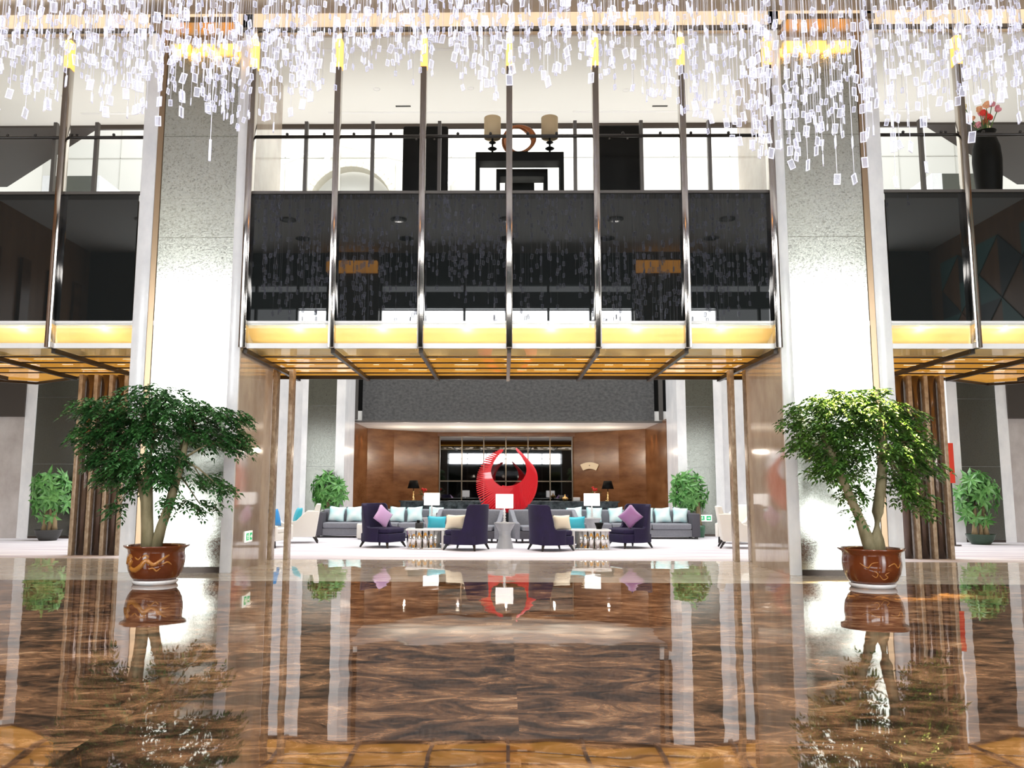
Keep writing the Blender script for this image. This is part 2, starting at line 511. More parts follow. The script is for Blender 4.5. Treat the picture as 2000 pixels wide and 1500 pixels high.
b.build('lit_header', 'header_glow', rear)
MB().box(-4.5, 4.5, -1.52, -1.48, 0, 3.1).build('entrance_doors', 'door_glass', rear)

# ------------------------------------------------------------------ the two big pillars
def pillar(sx, name):
    p = struct(name)
    X = lambda a, c: (min(sx * a, sx * c), max(sx * a, sx * c))
    MB().box(*X(PI0, PI1), D + 0.06, 15.75, 0, ZH).build('marble_core', 'beige_marble', p)
    b = MB()
    b.box(*X(PI0, 4.75), D, D + 0.06, 0, ZH)
    b.build('stone_border', 'white_stone', p, bevel=0.006)
    b = MB(); b.box(*X(6.17, PI1), D, D + 0.06, 0, ZH); b.build('stone_border', 'white_stone', p, bevel=0.006)
    MB().box(*X(6.075, 6.17), D + 0.02, D + 0.06, 0, ZH).build('bronze_strip', 'bronze', p)
    zs = [0.09, 2.0, 3.83, 5.67, 7.5, 9.25]
    for a, c in zip(zs[:-1], zs[1:]):
        MB().box(*X(4.75, 6.06), D + 0.025, D + 0.06, a + 0.004, c - 0.004).build('metal_panel', 'panel', p)
    MB().box(*X(4.75, 6.06), D + 0.01, D + 0.06, 0, 0.085).build('dark_plinth', 'dark_bronze', p)
    MB().box(*X(4.72, 6.2), D - 0.50, D + 0.06, 9.32, 9.42).build('lamp_header', 'bronze', p)
    b = MB()
    for dx in (-0.42, 0.0, 0.42):
        b.box(*X(5.4 + dx - 0.16, 5.4 + dx + 0.16), D - 0.03, D + 0.06, 9.0, 9.2)
    b.build('amber_glow_box', 'amber_glow', p, bevel=0.01)
    return p
PL = pillar(-1, 'pillar_left')
PR = pillar(1, 'pillar_right')

# ------------------------------------------------------------------ the bridge with its glazed front
br = struct('bridge')
poly = [(-15, D + 0.3), (15, D + 0.3), (15, 17.4), (12.6, 17.4), (10.8, 18.6), (9.15, YB), (-9.15, YB), (-10.8, 18.6), (-12.6, 17.4), (-15, 17.4)]
MB().prism(poly, 4.2, 6.42).build('slab', 'wall_cream', br)
MB().prism([(-15, D + 1.1), (15, D + 1.1)] + poly[2:9] + [(-15, 17.4)], ZS + 0.05, ZS + 0.09).build('amber_ceiling', 'amber_ceiling', br)
b = MB()
b.add([(x, y, z) for x in (-15, 15) for y, z in ((D + 0.3, 4.14), (D + 1.1, ZS + 0.05), (D + 1.1, ZS + 0.09), (D + 0.3, 4.19))],
      [(0, 1, 2, 3), (7, 6, 5, 4), (0, 4, 5, 1), (1, 5, 6, 2), (2, 6, 7, 3), (3, 7, 4, 0)])
b.build('gold_slope', 'gold_mirror', br, fix=True)
MB().box(-15, 15, D + 0.06, D + 1.1, ZS + 0.02, ZS + 0.03).build('soffit_glass', 'soffit_glass', br)
b = MB()
for i in range(1, 5):
    y = D + 0.3 + i * 0.70
    b.box(-12.4 if i > 4 else -15, 15, y - 0.011, y + 0.011, ZS - 0.004, ZS + 0.02)
b.build('soffit_joint', 'joint', br)
b = MB()
rq = random.Random(4)
for i in range(1, 6):
    y = D + 0.32 + i * 0.70
    for x0, x1 in ((-12.0, -6.6), (-4.4, 4.4), (6.6, 12.0)):
        x = x0
        while x < x1:
            l = rq.uniform(0.1, 0.55)
            if i < 5 or abs(x0) < 5: b.box(x, min(x1, x + l), y, y + 0.012, ZS + 0.0, ZS + 0.022)
            x += l + rq.uniform(0.15, 0.9)
b.build('joint_glint', 'glint_glow', br)  # glowing dashes stand for glints caught by the joints
b = MB()
for k in range(-10, 11):
    x = k * 1.5 if abs(k) <= 3 else (abs(k) * 1.5 + 1.8 - 0.0) * (1 if k > 0 else -1)
    x = k * 1.5 if abs(k) <= 3 else math.copysign(7.8 + (abs(k) - 4) * 1.5, k)
    if abs(x) > 14: continue
    b.box(x - 0.035, x + 0.035, D + 0.1, YB - (0.0 if abs(x) < 9.2 else 0.1), ZS - 0.07, ZS + 0.01)
b.build('soffit_beam', 'joint', br)
b = MB()
b.box(-9.15, 9.15, YB - 0.05, YB, ZS - 0.03, ZS + 0.06)
for sx in (-1, 1):
    b.bar((sx * 9.15, YB, ZS + 0.01), (sx * 10.8, 18.6, ZS + 0.01), 0.05, 0.09)
    b.bar((sx * 10.8, 18.6, ZS + 0.01), (sx * 12.6, 17.4, ZS + 0.01), 0.05, 0.09)
b.build('edge_trim', 'joint', br)
b = MB(); b.box(-15, 15, D + 0.03, D + 0.3, ZG - 0.04, ZG + 0.04); b.build('ledge', 'white_trim', br)

def bay(name, xs, x0, x1):
    w = struct(name)
    e = sorted(set([x0] + xs + [x1]))
    for a, c in zip(e[:-1], e[1:]):
        if c - a < 0.3: continue
        MB().box(a + 0.03, c - 0.03, D + 0.02, D + 0.05, ZG + 0.03, ZT).build('black_pane', 'black_glass', w)
        MB().box(a + 0.03, c - 0.03, D + 0.02, D + 0.035, ZS + 0.085, ZG - 0.01).build('clear_pane', 'clear_glass', w)
    MB().box(x0, x1, D - 0.01, D + 0.06, ZT - 0.01, ZT + 0.04).build('head_trim', 'post', w)
    b = MB(); b.box(x0, x1, D, D + 0.06, ZG - 0.015, ZG + 0.03); b.build('white_rail', 'white_trim', w)
    b = MB(); b.box(x0, x1, D, D + 0.06, ZS, ZS + 0.085); b.build('white_rail', 'white_trim', w)
    for x in xs:
        hw = 0.053 if abs(abs(x) - 4.5) > 0.1 else 0.058
        m = MB().box(x - hw, x + hw, D - 0.10, D + 0.06, ZS, 9.44).build('mullion', 'chrome', w, bevel=0.006)
        MB().box(x - hw - 0.004, x + hw + 0.004, D - 0.105, D + 0.05, 8.72, 9.24).build('amber_glow_box', 'amber_glow', m)  # glowing sleeve stands for an amber reflection in the chrome
    return w
bay('window_1', [-4.5, -3, -1.5, 0, 1.5, 3, 4.5], -4.56, 4.56)
bay('window_2', [-7.8, -9.3, -10.8, -12.3], -13.8, -PI1)
bay('window_3', [7.8, 9.3, 10.8, 12.3], PI1, 13.8)

# bridge ceiling, its fittings and the dark side soffits
S(MB().box(-16, 16, D + 0.25, YB, ZC, ZC + 0.2).build('ceiling_bridge', 'ceiling_white'))
b = MB()
b.box(-9.2, 9.2, YB - 0.04, YB + 0.03, ZC - 0.10, ZC)
S(b.build('trim_3', 'dark_bronze'))
for sx, nm in ((-1, 'ceiling_side_left'), (1, 'ceiling_side_right')):
    S(MB().prism([(sx * 9.19, YB), (sx * 13.5, 21.2), (sx * 16, 21.2), (sx * 16, YB)], ZC - 0.05, ZC + 0.2).build(nm, 'dark_soffit'))
b = MB()
for x0, x1 in ((-3.9, 0.9), (-9.3, -7.9), (1.4, 4.3), (7.0, 9.0)):
    b.box(x0, x1, 14.33, 14.40, ZC - 0.012, ZC + 0.01)
    b.box(x0, x1, 16.9, 16.97, ZC - 0.012, ZC + 0.01)
S(b.build('trim_4', 'white_trim'))
for i, (x, y, lab) in enumerate(((-2.24, 16.64, 'left'), (3.22, 16.68, 'right'))):
    v = tag(MB().box(x - 0.16, x + 0.16, y - 0.02, y + 0.02, ZC - 0.015, ZC + 0.02).build('air_vent', 'slot'),
            ['thin dark air slot in the white upper ceiling above the left black chair', 'thin dark air slot in the white upper ceiling above the right black chair'][i], 'air vent', 'air slots in the upper ceiling')
def downlight(x, y, z, label, group, r=0.07):
    t = thing('ceiling_downlight', label, 'ceiling light', (x, y, z), 0, group)
    MB().lathe([(r * 0.7, -0.004), (r, -0.01), (r, 0.01), (r * 0.7, 0.01)], (0, 0, 0), 16).build('ring', 'white_trim', t, smooth=True)
    MB().lathe([(r * 0.7, -0.003), (r * 0.7, 0.01)], (0, 0, 0), 16).build('lens', 'lamp_glow', t)
    return t
for x, y, lab in ((-8.37, 14.34, 'small round downlight in the upper ceiling at the far left near the facade'),
                  (-9.41, 15.99, 'small round downlight in the upper left ceiling, first of a close pair'),
                  (-9.24, 16.13, 'small round downlight in the upper left ceiling, second of a close pair'),
                  (-2.69, 15.88, 'small round downlight in the upper ceiling left of the table lamps'),
                  (-0.77, 15.86, 'small round downlight in the upper ceiling above the left console lamp'),
                  (2.12, 14.21, 'small round downlight in the upper ceiling close behind the chandelier'),
                  (2.40, 15.97, 'small round downlight in the upper ceiling above the right black chair'),
                  (8.55, 16.15, 'small round downlight in the upper ceiling near the black flower vase')):
    downlight(x, y, ZC, lab, 'downlights in the upper ceiling')

# ------------------------------------------------------------------ atrium and lounge shell
wb = struct('wall_back')
MB().box(-4.75, 4.85, 27.0, 27.3, 3.57, 8.6).build('stone_fascia', 'grey_stone', wb)
b = MB(); b.box(-5.3, -4.75, 27.1, 27.3, 3.57, 8.6); b.box(4.85, 5.4, 27.1, 27.3, 3.57, 8.6); b.build('dark_recess', 'black', wb)
b = MB(); b.box(-5.02, -4.9, 27.0, 27.1, 3.62, 8.6); b.box(5.0, 5.14, 27.0, 27.1, 3.62, 8.6); b.box(-5.2, 5.3, 26.97, 27.05, 3.52, 3.58); b.build('grey_upright', 'post', wb)
MB().box(-16, 16, 27.0, 27.3, 8.6, 17).build('upper_wall', 'wall_white', wb)
b = MB()
for z in (10.9, 12.6, 14.4):
    b.box(-16, 16, 26.985, 27.0, z, z + 0.03)
for i in range(-8, 9):
    b.box(i * 1.9 - 0.012, i * 1.9 + 0.012, 26.985, 27.0, 8.6, 17)
b.build('panel_gap', 'line_grey', wb)
MB().box(-16, 16, 26.93, 27.0, 8.6, 10.85).build('lower_cladding', 'wall_cream', wb)
# bar recess
arc = []
for i in range(0, 13):
    x = -5.1 + 10.2 * i / 12
    y = 30.3 + 2.2 * min(1.0, max(0.0, (5.1 - abs(x)) / 2.5)) ** 0.8
    arc.append((x, y))
b = MB()
def wallstrip(b, pts, z0, z1, th, m=None):
    for (xa, ya), (xb, yb) in zip(pts[:-1], pts[1:]):
        b.add([(xa, ya, z0), (xb, yb, z0), (xb, yb, z1), (xa, ya, z1), (xa, ya + th, z0), (xb, yb + th, z0), (xb, yb + th, z1), (xa, ya + th, z1)],
              [(0, 1, 2, 3), (5, 4, 7, 6), (3, 2, 6, 7), (0, 4, 5, 1), (0, 3, 7, 4), (1, 5, 6, 2)], m)
la = [p for p in arc if p[0] <= -2.5] ; la = la[:-1] + [(-2.6, 32.5)] if la[-1][0] > -2.6 else la + [(-2.6, 32.5)]
ra = [(-x, y) for x, y in la][::-1]
wallstrip(b, la, 0, 3.6, 0.2)
wallstrip(b, ra, 0, 3.6, 0.2)
b.build('brown_veneer', 'brown_wood', wb)
b = MB(); b.box(-5.3, -5.1, 26.4, 30.5, 0, 3.6); b.box(5.1, 5.3, 26.4, 30.5, 0, 3.6); b.build('side_veneer', 'brown_wood', wb)
S(MB().box(-5.3, 5.3, 27.04, 33.0, 3.56, 3.9).build('ceiling_bar', 'ceiling_white'))
win = struct('window_4')
MB().box(-2.6, 2.6, 32.5, 32.55, 0.0, 3.4).build('dark_pane', 'dark_mirror', win)
for x in (-2.6, -1.73, -0.87, 0, 0.87, 1.73, 2.6):
    MB().box(x - 0.02, x + 0.02, 32.44, 32.5, 0, 3.45).build('frame_bar', 'frame_dark', win)
MB().box(-2.6, 2.6, 32.44, 32.5, 1.63, 1.67).build('frame_bar', 'frame_dark', win)
MB().box(-2.7, 2.7, 32.42, 32.52, 3.4, 3.57).build('frame_head', 'brown_wood', win)
# rear pillars of the lounge
def back_pillar(sx, x0, x1, y, name, bw=0.14, bw2=0.26, dpt=1.6, top=10.2):
    p = struct(name)
    X = lambda a, c: (min(sx * a, sx * c), max(sx * a, sx * c))
    MB().box(*X(x0, x1), y + 0.05, y + dpt, 0, top).build('core', 'white_stone', p)
    MB().box(*X(x0, x0 + bw2), y, y + 0.05, 0, top).build('stone_border', 'white_stone', p)
    MB().box(*X(x1 - bw, x1), y, y + 0.05, 0, top).build('stone_border', 'white_stone', p)
    zs = [0.07, 2.0, 3.83, 5.67, 7.5, top]
    for a, c in zip(zs[:-1], zs[1:]):
        MB().box(*X(x0 + bw2, x1 - bw), y + 0.02, y + 0.05, a + 0.004, c - 0.004).build('metal_panel', 'shaded_panel', p)
    MB().box(*X(x0 + bw2, x1 - bw), y + 0.01, y + 0.05, 0, 0.066).build('dark_plinth', 'dark_bronze', p)
back_pillar(-1, 4.85, 6.15, 24.6, 'pillar_lounge_left', 0.17, 0.27)
back_pillar(1, 5.08, 6.42, 24.6, 'pillar_lounge_right', 0.24, 0.27)
back_pillar(-1, 11.62, 13.26, 22.4, 'pillar_side_left', 0.30, 0.12)
back_pillar(1, 11.92, 13.52, 22.4, 'pillar_side_right', 0.28, 0.28)
b = MB(); b.box(-11.62, -6.15, 25.2, 25.4, 0, 10.2); b.box(6.42, 11.92, 25.2, 25.4, 0, 10.2)
S(b.build('wall_lounge', 'white_stone'))
S(MB().box(-16, -13.26, 22.5, 22.7, 0, 4.6).build('wall_side_left', 'grey_marble'))
S(MB().box(13.52, 16, 22.5, 22.7, 0, 4.6).build('wall_side_right', 'grey_marble'))
b = MB(); b.box(-16, -13.26, 22.35, 22.5, 3.3, 4.6); b.box(13.52, 16, 22.35, 22.5, 3.3, 4.6)
S(b.build('trim_5', 'dark_soffit'))
b = MB(); b.box(-16.2, -16, D, 27.3, 0, 17); b.box(16, 16.2, D, 27.3, 0, 17)
S(b.build('wall_outer', 'wall_white'))

# ------------------------------------------------------------------ screens of stone fins
def fin_screen(xs, y, label, tubes=()):
    t = thing('fin_screen', label, 'stone screen', (sum(xs) / len(xs), y, 0), 0, 'stone fin screens')
    cx = sum(xs) / len(xs)
    for x in xs:
        MB().box(x - cx - 0.04, x - cx + 0.04, -0.12, 0.12, 0, ZS).build('fin', 'fin_stone', t, bevel=0.005)
    for x in tubes:
        rr = 0.105 if len(xs) > 2 else 0.055
        MB().lathe([(rr, 0), (rr, ZS)], (x - cx, 0.05, 0), 20).build('round_post', 'brown_metal', t, smooth=True)
fin_screen([-8.95, -8.63, -8.31, -7.99], 17.1, 'row of brown stone fins with dark round posts left of the dark green tree', (-8.79, -8.47, -8.15))
fin_screen([8.28, 8.61, 8.94], 17.1, 'row of brown stone fins with dark round posts right of the yellow lit tree', (8.11, 8.45, 8.78))
fin_screen([-4.64, -4.32], 16.3, 'pair of slim brown stone fins beside the left lounge passage')
fin_screen([4.41, 4.72], 16.3, 'pair of slim brown stone fins beside the right lounge passage')
rs_ = thing('display_stand', 'narrow red upright panel on a dark stand behind the right stone fins', 'display stand', (11.12, 21.0, 0))
MB().box(-0.10, 0.10, -0.06, 0.06, 1.55, 2.55).build('panel', 'red_cloth', rs_, bevel=0.005)
MB().box(-0.03, 0.03, -0.03, 0.03, 0.03, 1.55).build('post', 'dark_bronze', rs_)
MB().lathe([(0.16, 0.0), (0.16, 0.03)], (0, 0, 0), 20).build('base', 'dark_bronze', rs_)

# ------------------------------------------------------------------ balcony railings on the bridge
def railing(x0, x1, posts, label):
    t = thing('balcony_railing', label, 'railing', ((x0 + x1) / 2, 14.0, ZT), 0, 'railings on the upper floor')
    cx = (x0 + x1) / 2
    for x in posts:
        MB().box(x - cx - 0.03, x - cx + 0.03, -0.04, 0.04, -0.03, 7.88 - ZT).build('post', 'post', t)
    rl = MB().tube([(x0 - cx, -0.06, 7.58 - ZT), (x1 - cx, -0.06, 7.58 - ZT)], 0.03, 10).build('handrail', 'rail', t, smooth=True)
    for x in posts:
        for dx in (-0.33, 0.33):
            if x0 < x + dx < x1:
                MB().ball((x + dx - cx, -0.06, 7.63 - ZT), 0.028, None, 8, 6).build('clamp', 'rail', rl, smooth=True)
    e = sorted([x0] + list(posts) + [x1])
    for a, c in zip(e[:-1], e[1:]):
        if c - a > 0.2:
            MB().box(a - cx + 0.05, c - cx - 0.05, -0.006, 0.006, 0.0, 7.5 - ZT).build('glass_pane', 'rail_glass', t)
railing(-4.5, 4.5, [-3.62, -2.43, -1.24, 0.0, 1.17, 2.34, 3.54], 'dark post and rail glass balustrade above the central black glass')
railing(-13, -PI1 - 0.02, [-7.39, -8.14, -9.3, -10.5], 'dark post and rail glass balustrade left of the left pillar')
railing(PI1 + 0.02, 13, [7.26, 8.0, 9.3, 10.5], 'dark post and rail glass balustrade right of the right pillar')

# ------------------------------------------------------------------ things on the upper floor (floor at 6.42)
ZF = 6.42
def console(x0, x1, y, ztop, apron, dep, label):
    t = thing('console_table', label, 'console table', ((x0 + x1) / 2, y, ZF), 0, 'nesting black console tables')
    w = (x1 - x0) / 2; h = ztop - ZF
    MB().box(-w, w, -dep / 2, dep / 2, h - apron, h).build('top', 'black', t, bevel=0.008)
    for sx in (-1, 1):
        for sy in (-1, 1):
            MB().box(sx * w, sx * (w - 0.07), sy * dep / 2, sy * (dep / 2 - 0.07), 0, h - apron).build('leg', 'black', t)
console(-0.62, 1.02, 14.85, 7.60, 0.17, 0.36, 'tall black console table on the upper floor carrying two lamps')
console(-0.24, 0.75, 15.4, 7.49, 0.15, 0.36, 'middle black console seen between the legs of the tall one')
console(-0.07, 0.51, 15.9, 7.45, 0.22, 0.36, 'smallest black console innermost under the tall one')
lt = thing('table_lamp', 'tan drum shade lamp left of the copper ring on the upper console', 'table lamp', (-0.31, 14.85, 7.60), 0, 'lamps on the upper console')
MB().lathe([(0.11, 0), (0.11, 0.02), (0.02, 0.05), (0.018, 0.10), (0.06, 0.115), (0.088, 0.135), (0.06, 0.155), (0.018, 0.17), (0.018, 0.23), (0.05, 0.24), (0.07, 0.255), (0.05, 0.27), (0.018, 0.285), (0.018, 0.36)], (0, 0, 0), 20).build('stem', 'black', lt, smooth=True)
MB().lathe([(0.158, 0.345), (0.158, 0.74), (0.150, 0.74), (0.150, 0.345), (0.158, 0.345)], (0, 0, 0), 28).build('lamp_shade', 'shade_tan', lt, smooth=True)
dup(lt, (0.77, 14.85, 7.60), 0, 'tan drum shade lamp right of the copper ring on the upper console')
rs = thing('ring_sculpture', 'copper brown swirl ring standing on the upper console', 'sculpture', (0.2, 14.85, 7.60))
MB().box(-0.13, 0.16, -0.06, 0.06, 0, 0.06).build('base', 'black', rs)
pts, rad = [], []
for i in range(41):
    a = 2 * math.pi * i / 40
    pts.append((0.265 * math.cos(a), 0.05 * math.sin(2 * a), 0.31 + 0.26 * math.sin(a)))
    rad.append(0.030 + 0.045 * max(0, math.cos(a - R(35))) ** 3 + 0.05 * max(0, math.cos(a - R(200))) ** 3)
MB().tube(pts, rad, 10).build('ring', 'rust_metal', rs, smooth=True)
hc = thing('high_back_chair', 'tall black high backed chair left of the upper console', 'chair', (-1.58, 15.0, ZF), 0, 'tall black chairs on the upper floor')
MB().box(-0.43, 0.43, -0.12, 0.0, 0.35, 1.80).build('backrest', 'black', hc, bevel=0.05, seg=3)
MB().box(-0.42, 0.42, 0.0, 0.62, 0.34, 0.50).build('seat', 'black', hc, bevel=0.04, seg=3)
for sx in (-0.36, 0.36):
    for sy in (-0.06, 0.55):
        MB().box(sx - 0.03, sx + 0.03, sy - 0.03, sy + 0.03, 0, 0.38).build('leg', 'dark_wood', hc)
for sx in (-0.17, 0.17):
    MB().ball((sx, -0.12, 1.52), 0.022, None, 8, 6).build('stud', 'post', hc, smooth=True)
dup(hc, (2.07, 15.0, ZF), 0, 'tall black high backed chair right of the upper console')
vs = thing('flower_vase', 'tall black vase of pink and peach flowers on the upper floor', 'vase', (9.0, 15.0, ZF))
MB().lathe([(0.17, 0), (0.185, 0.02), (0.20, 0.35), (0.235, 0.8), (0.25, 1.1), (0.235, 1.35), (0.18, 1.55), (0.165, 1.62), (0.19, 1.68), (0.17, 1.68), (0.15, 1.6)], (0, 0, 0), 28).build('body', 'black', vs, smooth=True)
b = MB()
fl = []
for i in range(15):
    a = random.uniform(0, 6.28); r = random.uniform(0.05, 0.36); h = random.uniform(1.82, 2.22)
    fl.append((r * math.cos(a), r * 0.8 * math.sin(a), h))
    b.tube([(0, 0, 1.6), (fl[-1][0] * 0.4, fl[-1][1] * 0.4, 1.75), fl[-1]], 0.008, 5)
b.build('stems', 'leaf_mid', vs)
for i, p in enumerate(fl):
    b = MB()
    for k in range(9):
        q = V((random.gauss(0, 1), random.gauss(0, 1), random.gauss(0, 1))).normalized() * 0.035
        b.ball(V(p) + q, 0.038, None, 7, 5)
    b.build('bloom', ['petal_pink', 'petal_peach', 'petal_pink', 'petal_cream', 'petal_red'][i % 5], vs, smooth=True)

# white arch and brace against the atrium wall
t = thing('wall_arch', 'white round arch standing against the bright atrium wall', 'arch', (-5.2, 26.6, 8.6))
pts = [(-1.5, 0, 0)] + [(-1.5 * math.cos(a), 0, 2.05 + 1.5 * math.sin(a)) for a in [math.pi * i / 24 for i in range(25)]] + [(1.5, 0, 0)]
b = MB()
for p, q in zip(pts[:-1], pts[1:]):
    b.bar(p, q, 0.20, 0.5)
b.build('ring_band', 'wall_cream', t)
MB().box(-1.9, 1.9, -0.3, 0.33, -0.2, 0.0).build('sill', 'wall_white', t)
b = MB()
b.tube([(-3.0, 0, 0), (-1.6, 0, 2.6)], 0.09, 8); b.tube([(-1.6, 0, 2.6), (2.6, 0, 1.5)], 0.07, 8); b.tube([(2.6, 0, 1.5), (1.3, 0, 0.2)], 0.09, 8); b.tube([(-3.4, 0, 1.9), (-1.6, 0, 2.6)], 0.06, 8)
o = b.build('roof_brace', 'white_trim')
o.location = (-4.2, 26.7, 10.4)
tag(o, 'white tubular diagonal braces on the bright atrium wall', 'brace')

# ------------------------------------------------------------------ chandelier
ch = thing('chandelier', 'vast cloud chandelier of clear crystal tags hanging from the hall ceiling', 'chandelier', (0, 9.5, ZH))
MB().box(-10.5, 10.5, -3.6, 3.1, -0.10, 0).build('ceiling_plate', 'ceiling_dark', ch)
def pend(mb, x, y, z, a, tilt, w=0.031, h=0.056):
    """rectangular crystal tag: frosted edge frame round a clear plate"""
    rot = Matrix.Rotation(a, 4, 'Z') @ Matrix.Rotation(tilt, 4, 'Y')
    t = 0.006; f = 0.0055
    def P(px, py, pz):
        q = rot @ V((px, py, pz)); return (x + q.x, y + q.y, z - h + q.z)
    vs = [P(sx * w, sy * t, sz * h) for sy in (-1, 1) for sz in (-1, 1) for sx in (-1, 1)]
    vs += [P(sx * (w - f), sy * t, sz * (h - f)) for sy in (-1, 1) for sz in (-1, 1) for sx in (-1, 1)]
    q = lambda *i: tuple(i)
    mb.add(vs, [q(0, 1, 5, 4), q(2, 6, 7, 3), q(0, 4, 6, 2), q(1, 3, 7, 5),
                q(0, 8, 9, 1), q(2, 3, 11, 10), q(0, 2, 10, 8), q(1, 9, 11, 3),
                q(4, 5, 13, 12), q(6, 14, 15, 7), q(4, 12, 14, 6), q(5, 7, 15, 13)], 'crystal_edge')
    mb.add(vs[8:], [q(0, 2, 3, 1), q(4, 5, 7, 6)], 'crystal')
def zbot(x, y):
    base = 5.48 + (y - 8.5) * 0.52
    wv = 0.32 * math.cos((abs(x) - 3.9) * 1.25) - 0.25 * math.cos(x * 0.55) * (1 if abs(x) < 3 else 0.3)
    wv += 0.16 * math.sin(x * 2.3 + y * 0.9) + 0.12 * math.sin(y * 2.1 + x * 4.1)
    wv += 0.5 * math.exp(-((x - 2.8) / 1.5) ** 2) + 0.05 * math.exp(-((x + 0.4) / 1.6) ** 2)
    wv += 0.10 if x > 3 else (-0.12 if x < -3 else 0)
    return base - wv
strands = []
rng = random.Random(11)
for i in range(1020):
    y = 7.5 + 4.95 * rng.random() ** 0.85
    x = rng.uniform(-1, 1) * (y * 0.62 + 1.2)
    zb = zbot(x, y) + min(2.4, rng.expovariate(1 / 0.62))
    strands.append((x, y, zb))
items = []
wires = MB()
for x, y, zb in strands:
    z = zb
    n = rng.choice([2, 3, 3, 4, 5])
    wires.box(x - 0.0022, x + 0.0022, y - 9.5 - 0.0022, y - 9.5 + 0.0022, zb + 0.12 - ZH, -0.09)
    for k in range(n):
        if z > ZH - 0.5: break
        items.append((y - 0.9 * (0 if k else 1) , x, y, z + 0.112, rng.uniform(-1.5, 1.5), rng.gauss(0, 0.13)))
        z += rng.uniform(0.16, 0.55)
vis = [it for it in items if abs(it[1]) < it[2] * 0.6 + 0.1]
vis.sort(key=lambda it: it[0] + (it[3] - 5) * 1.2)
first = set(id(it) for it in vis[:100])
rest = MB()
for it in items:
    _, x, y, z, a, ti = it
    q = 1.0 if y < 9.8 else 0.78
    if id(it) in first:
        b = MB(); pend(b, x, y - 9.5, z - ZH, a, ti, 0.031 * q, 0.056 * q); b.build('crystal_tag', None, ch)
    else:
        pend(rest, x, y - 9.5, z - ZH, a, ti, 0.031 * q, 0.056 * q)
b = MB(); b.tube([(-3.28, -1.0, 4.90 - ZH), (-3.28, -1.0, 5.14 - ZH)], 0.014, 8); b.tube([(-3.28, -1.0, 5.14 - ZH), (-3.28, -1.0, -0.09)], 0.003, 5)
b.build('crystal_rod', 'crystal_edge', ch)
o = rest.build('crystal_tags', None, ch); o['kind'] = 'stuff'
o = wires.build('hanging_wires', 'wire', ch); o['kind'] = 'stuff'

# ------------------------------------------------------------------ foliage helpers
def leaf(mb, p, d, up, ln, wd, m=None):
    d = d.normalized()
    s = d.cross(up)
    if s.length < 1e-3: s = d.cross(V((1, 0, 0)))
    s.normalize(); n = s.cross(d).normalized()
    a = p + d * ln * 0.42 + s * wd / 2 + n * wd * 0.12
    c = p + d * ln * 0.42 - s * wd / 2 + n * wd * 0.12
    mid = p + d * ln * 0.45 - n * wd * 0.05
    mb.add([p, a, p + d * ln - n * ln * 0.10, c, mid], [(0, 4, 1), (1, 4, 2), (2, 4, 3), (3, 4, 0)], m)

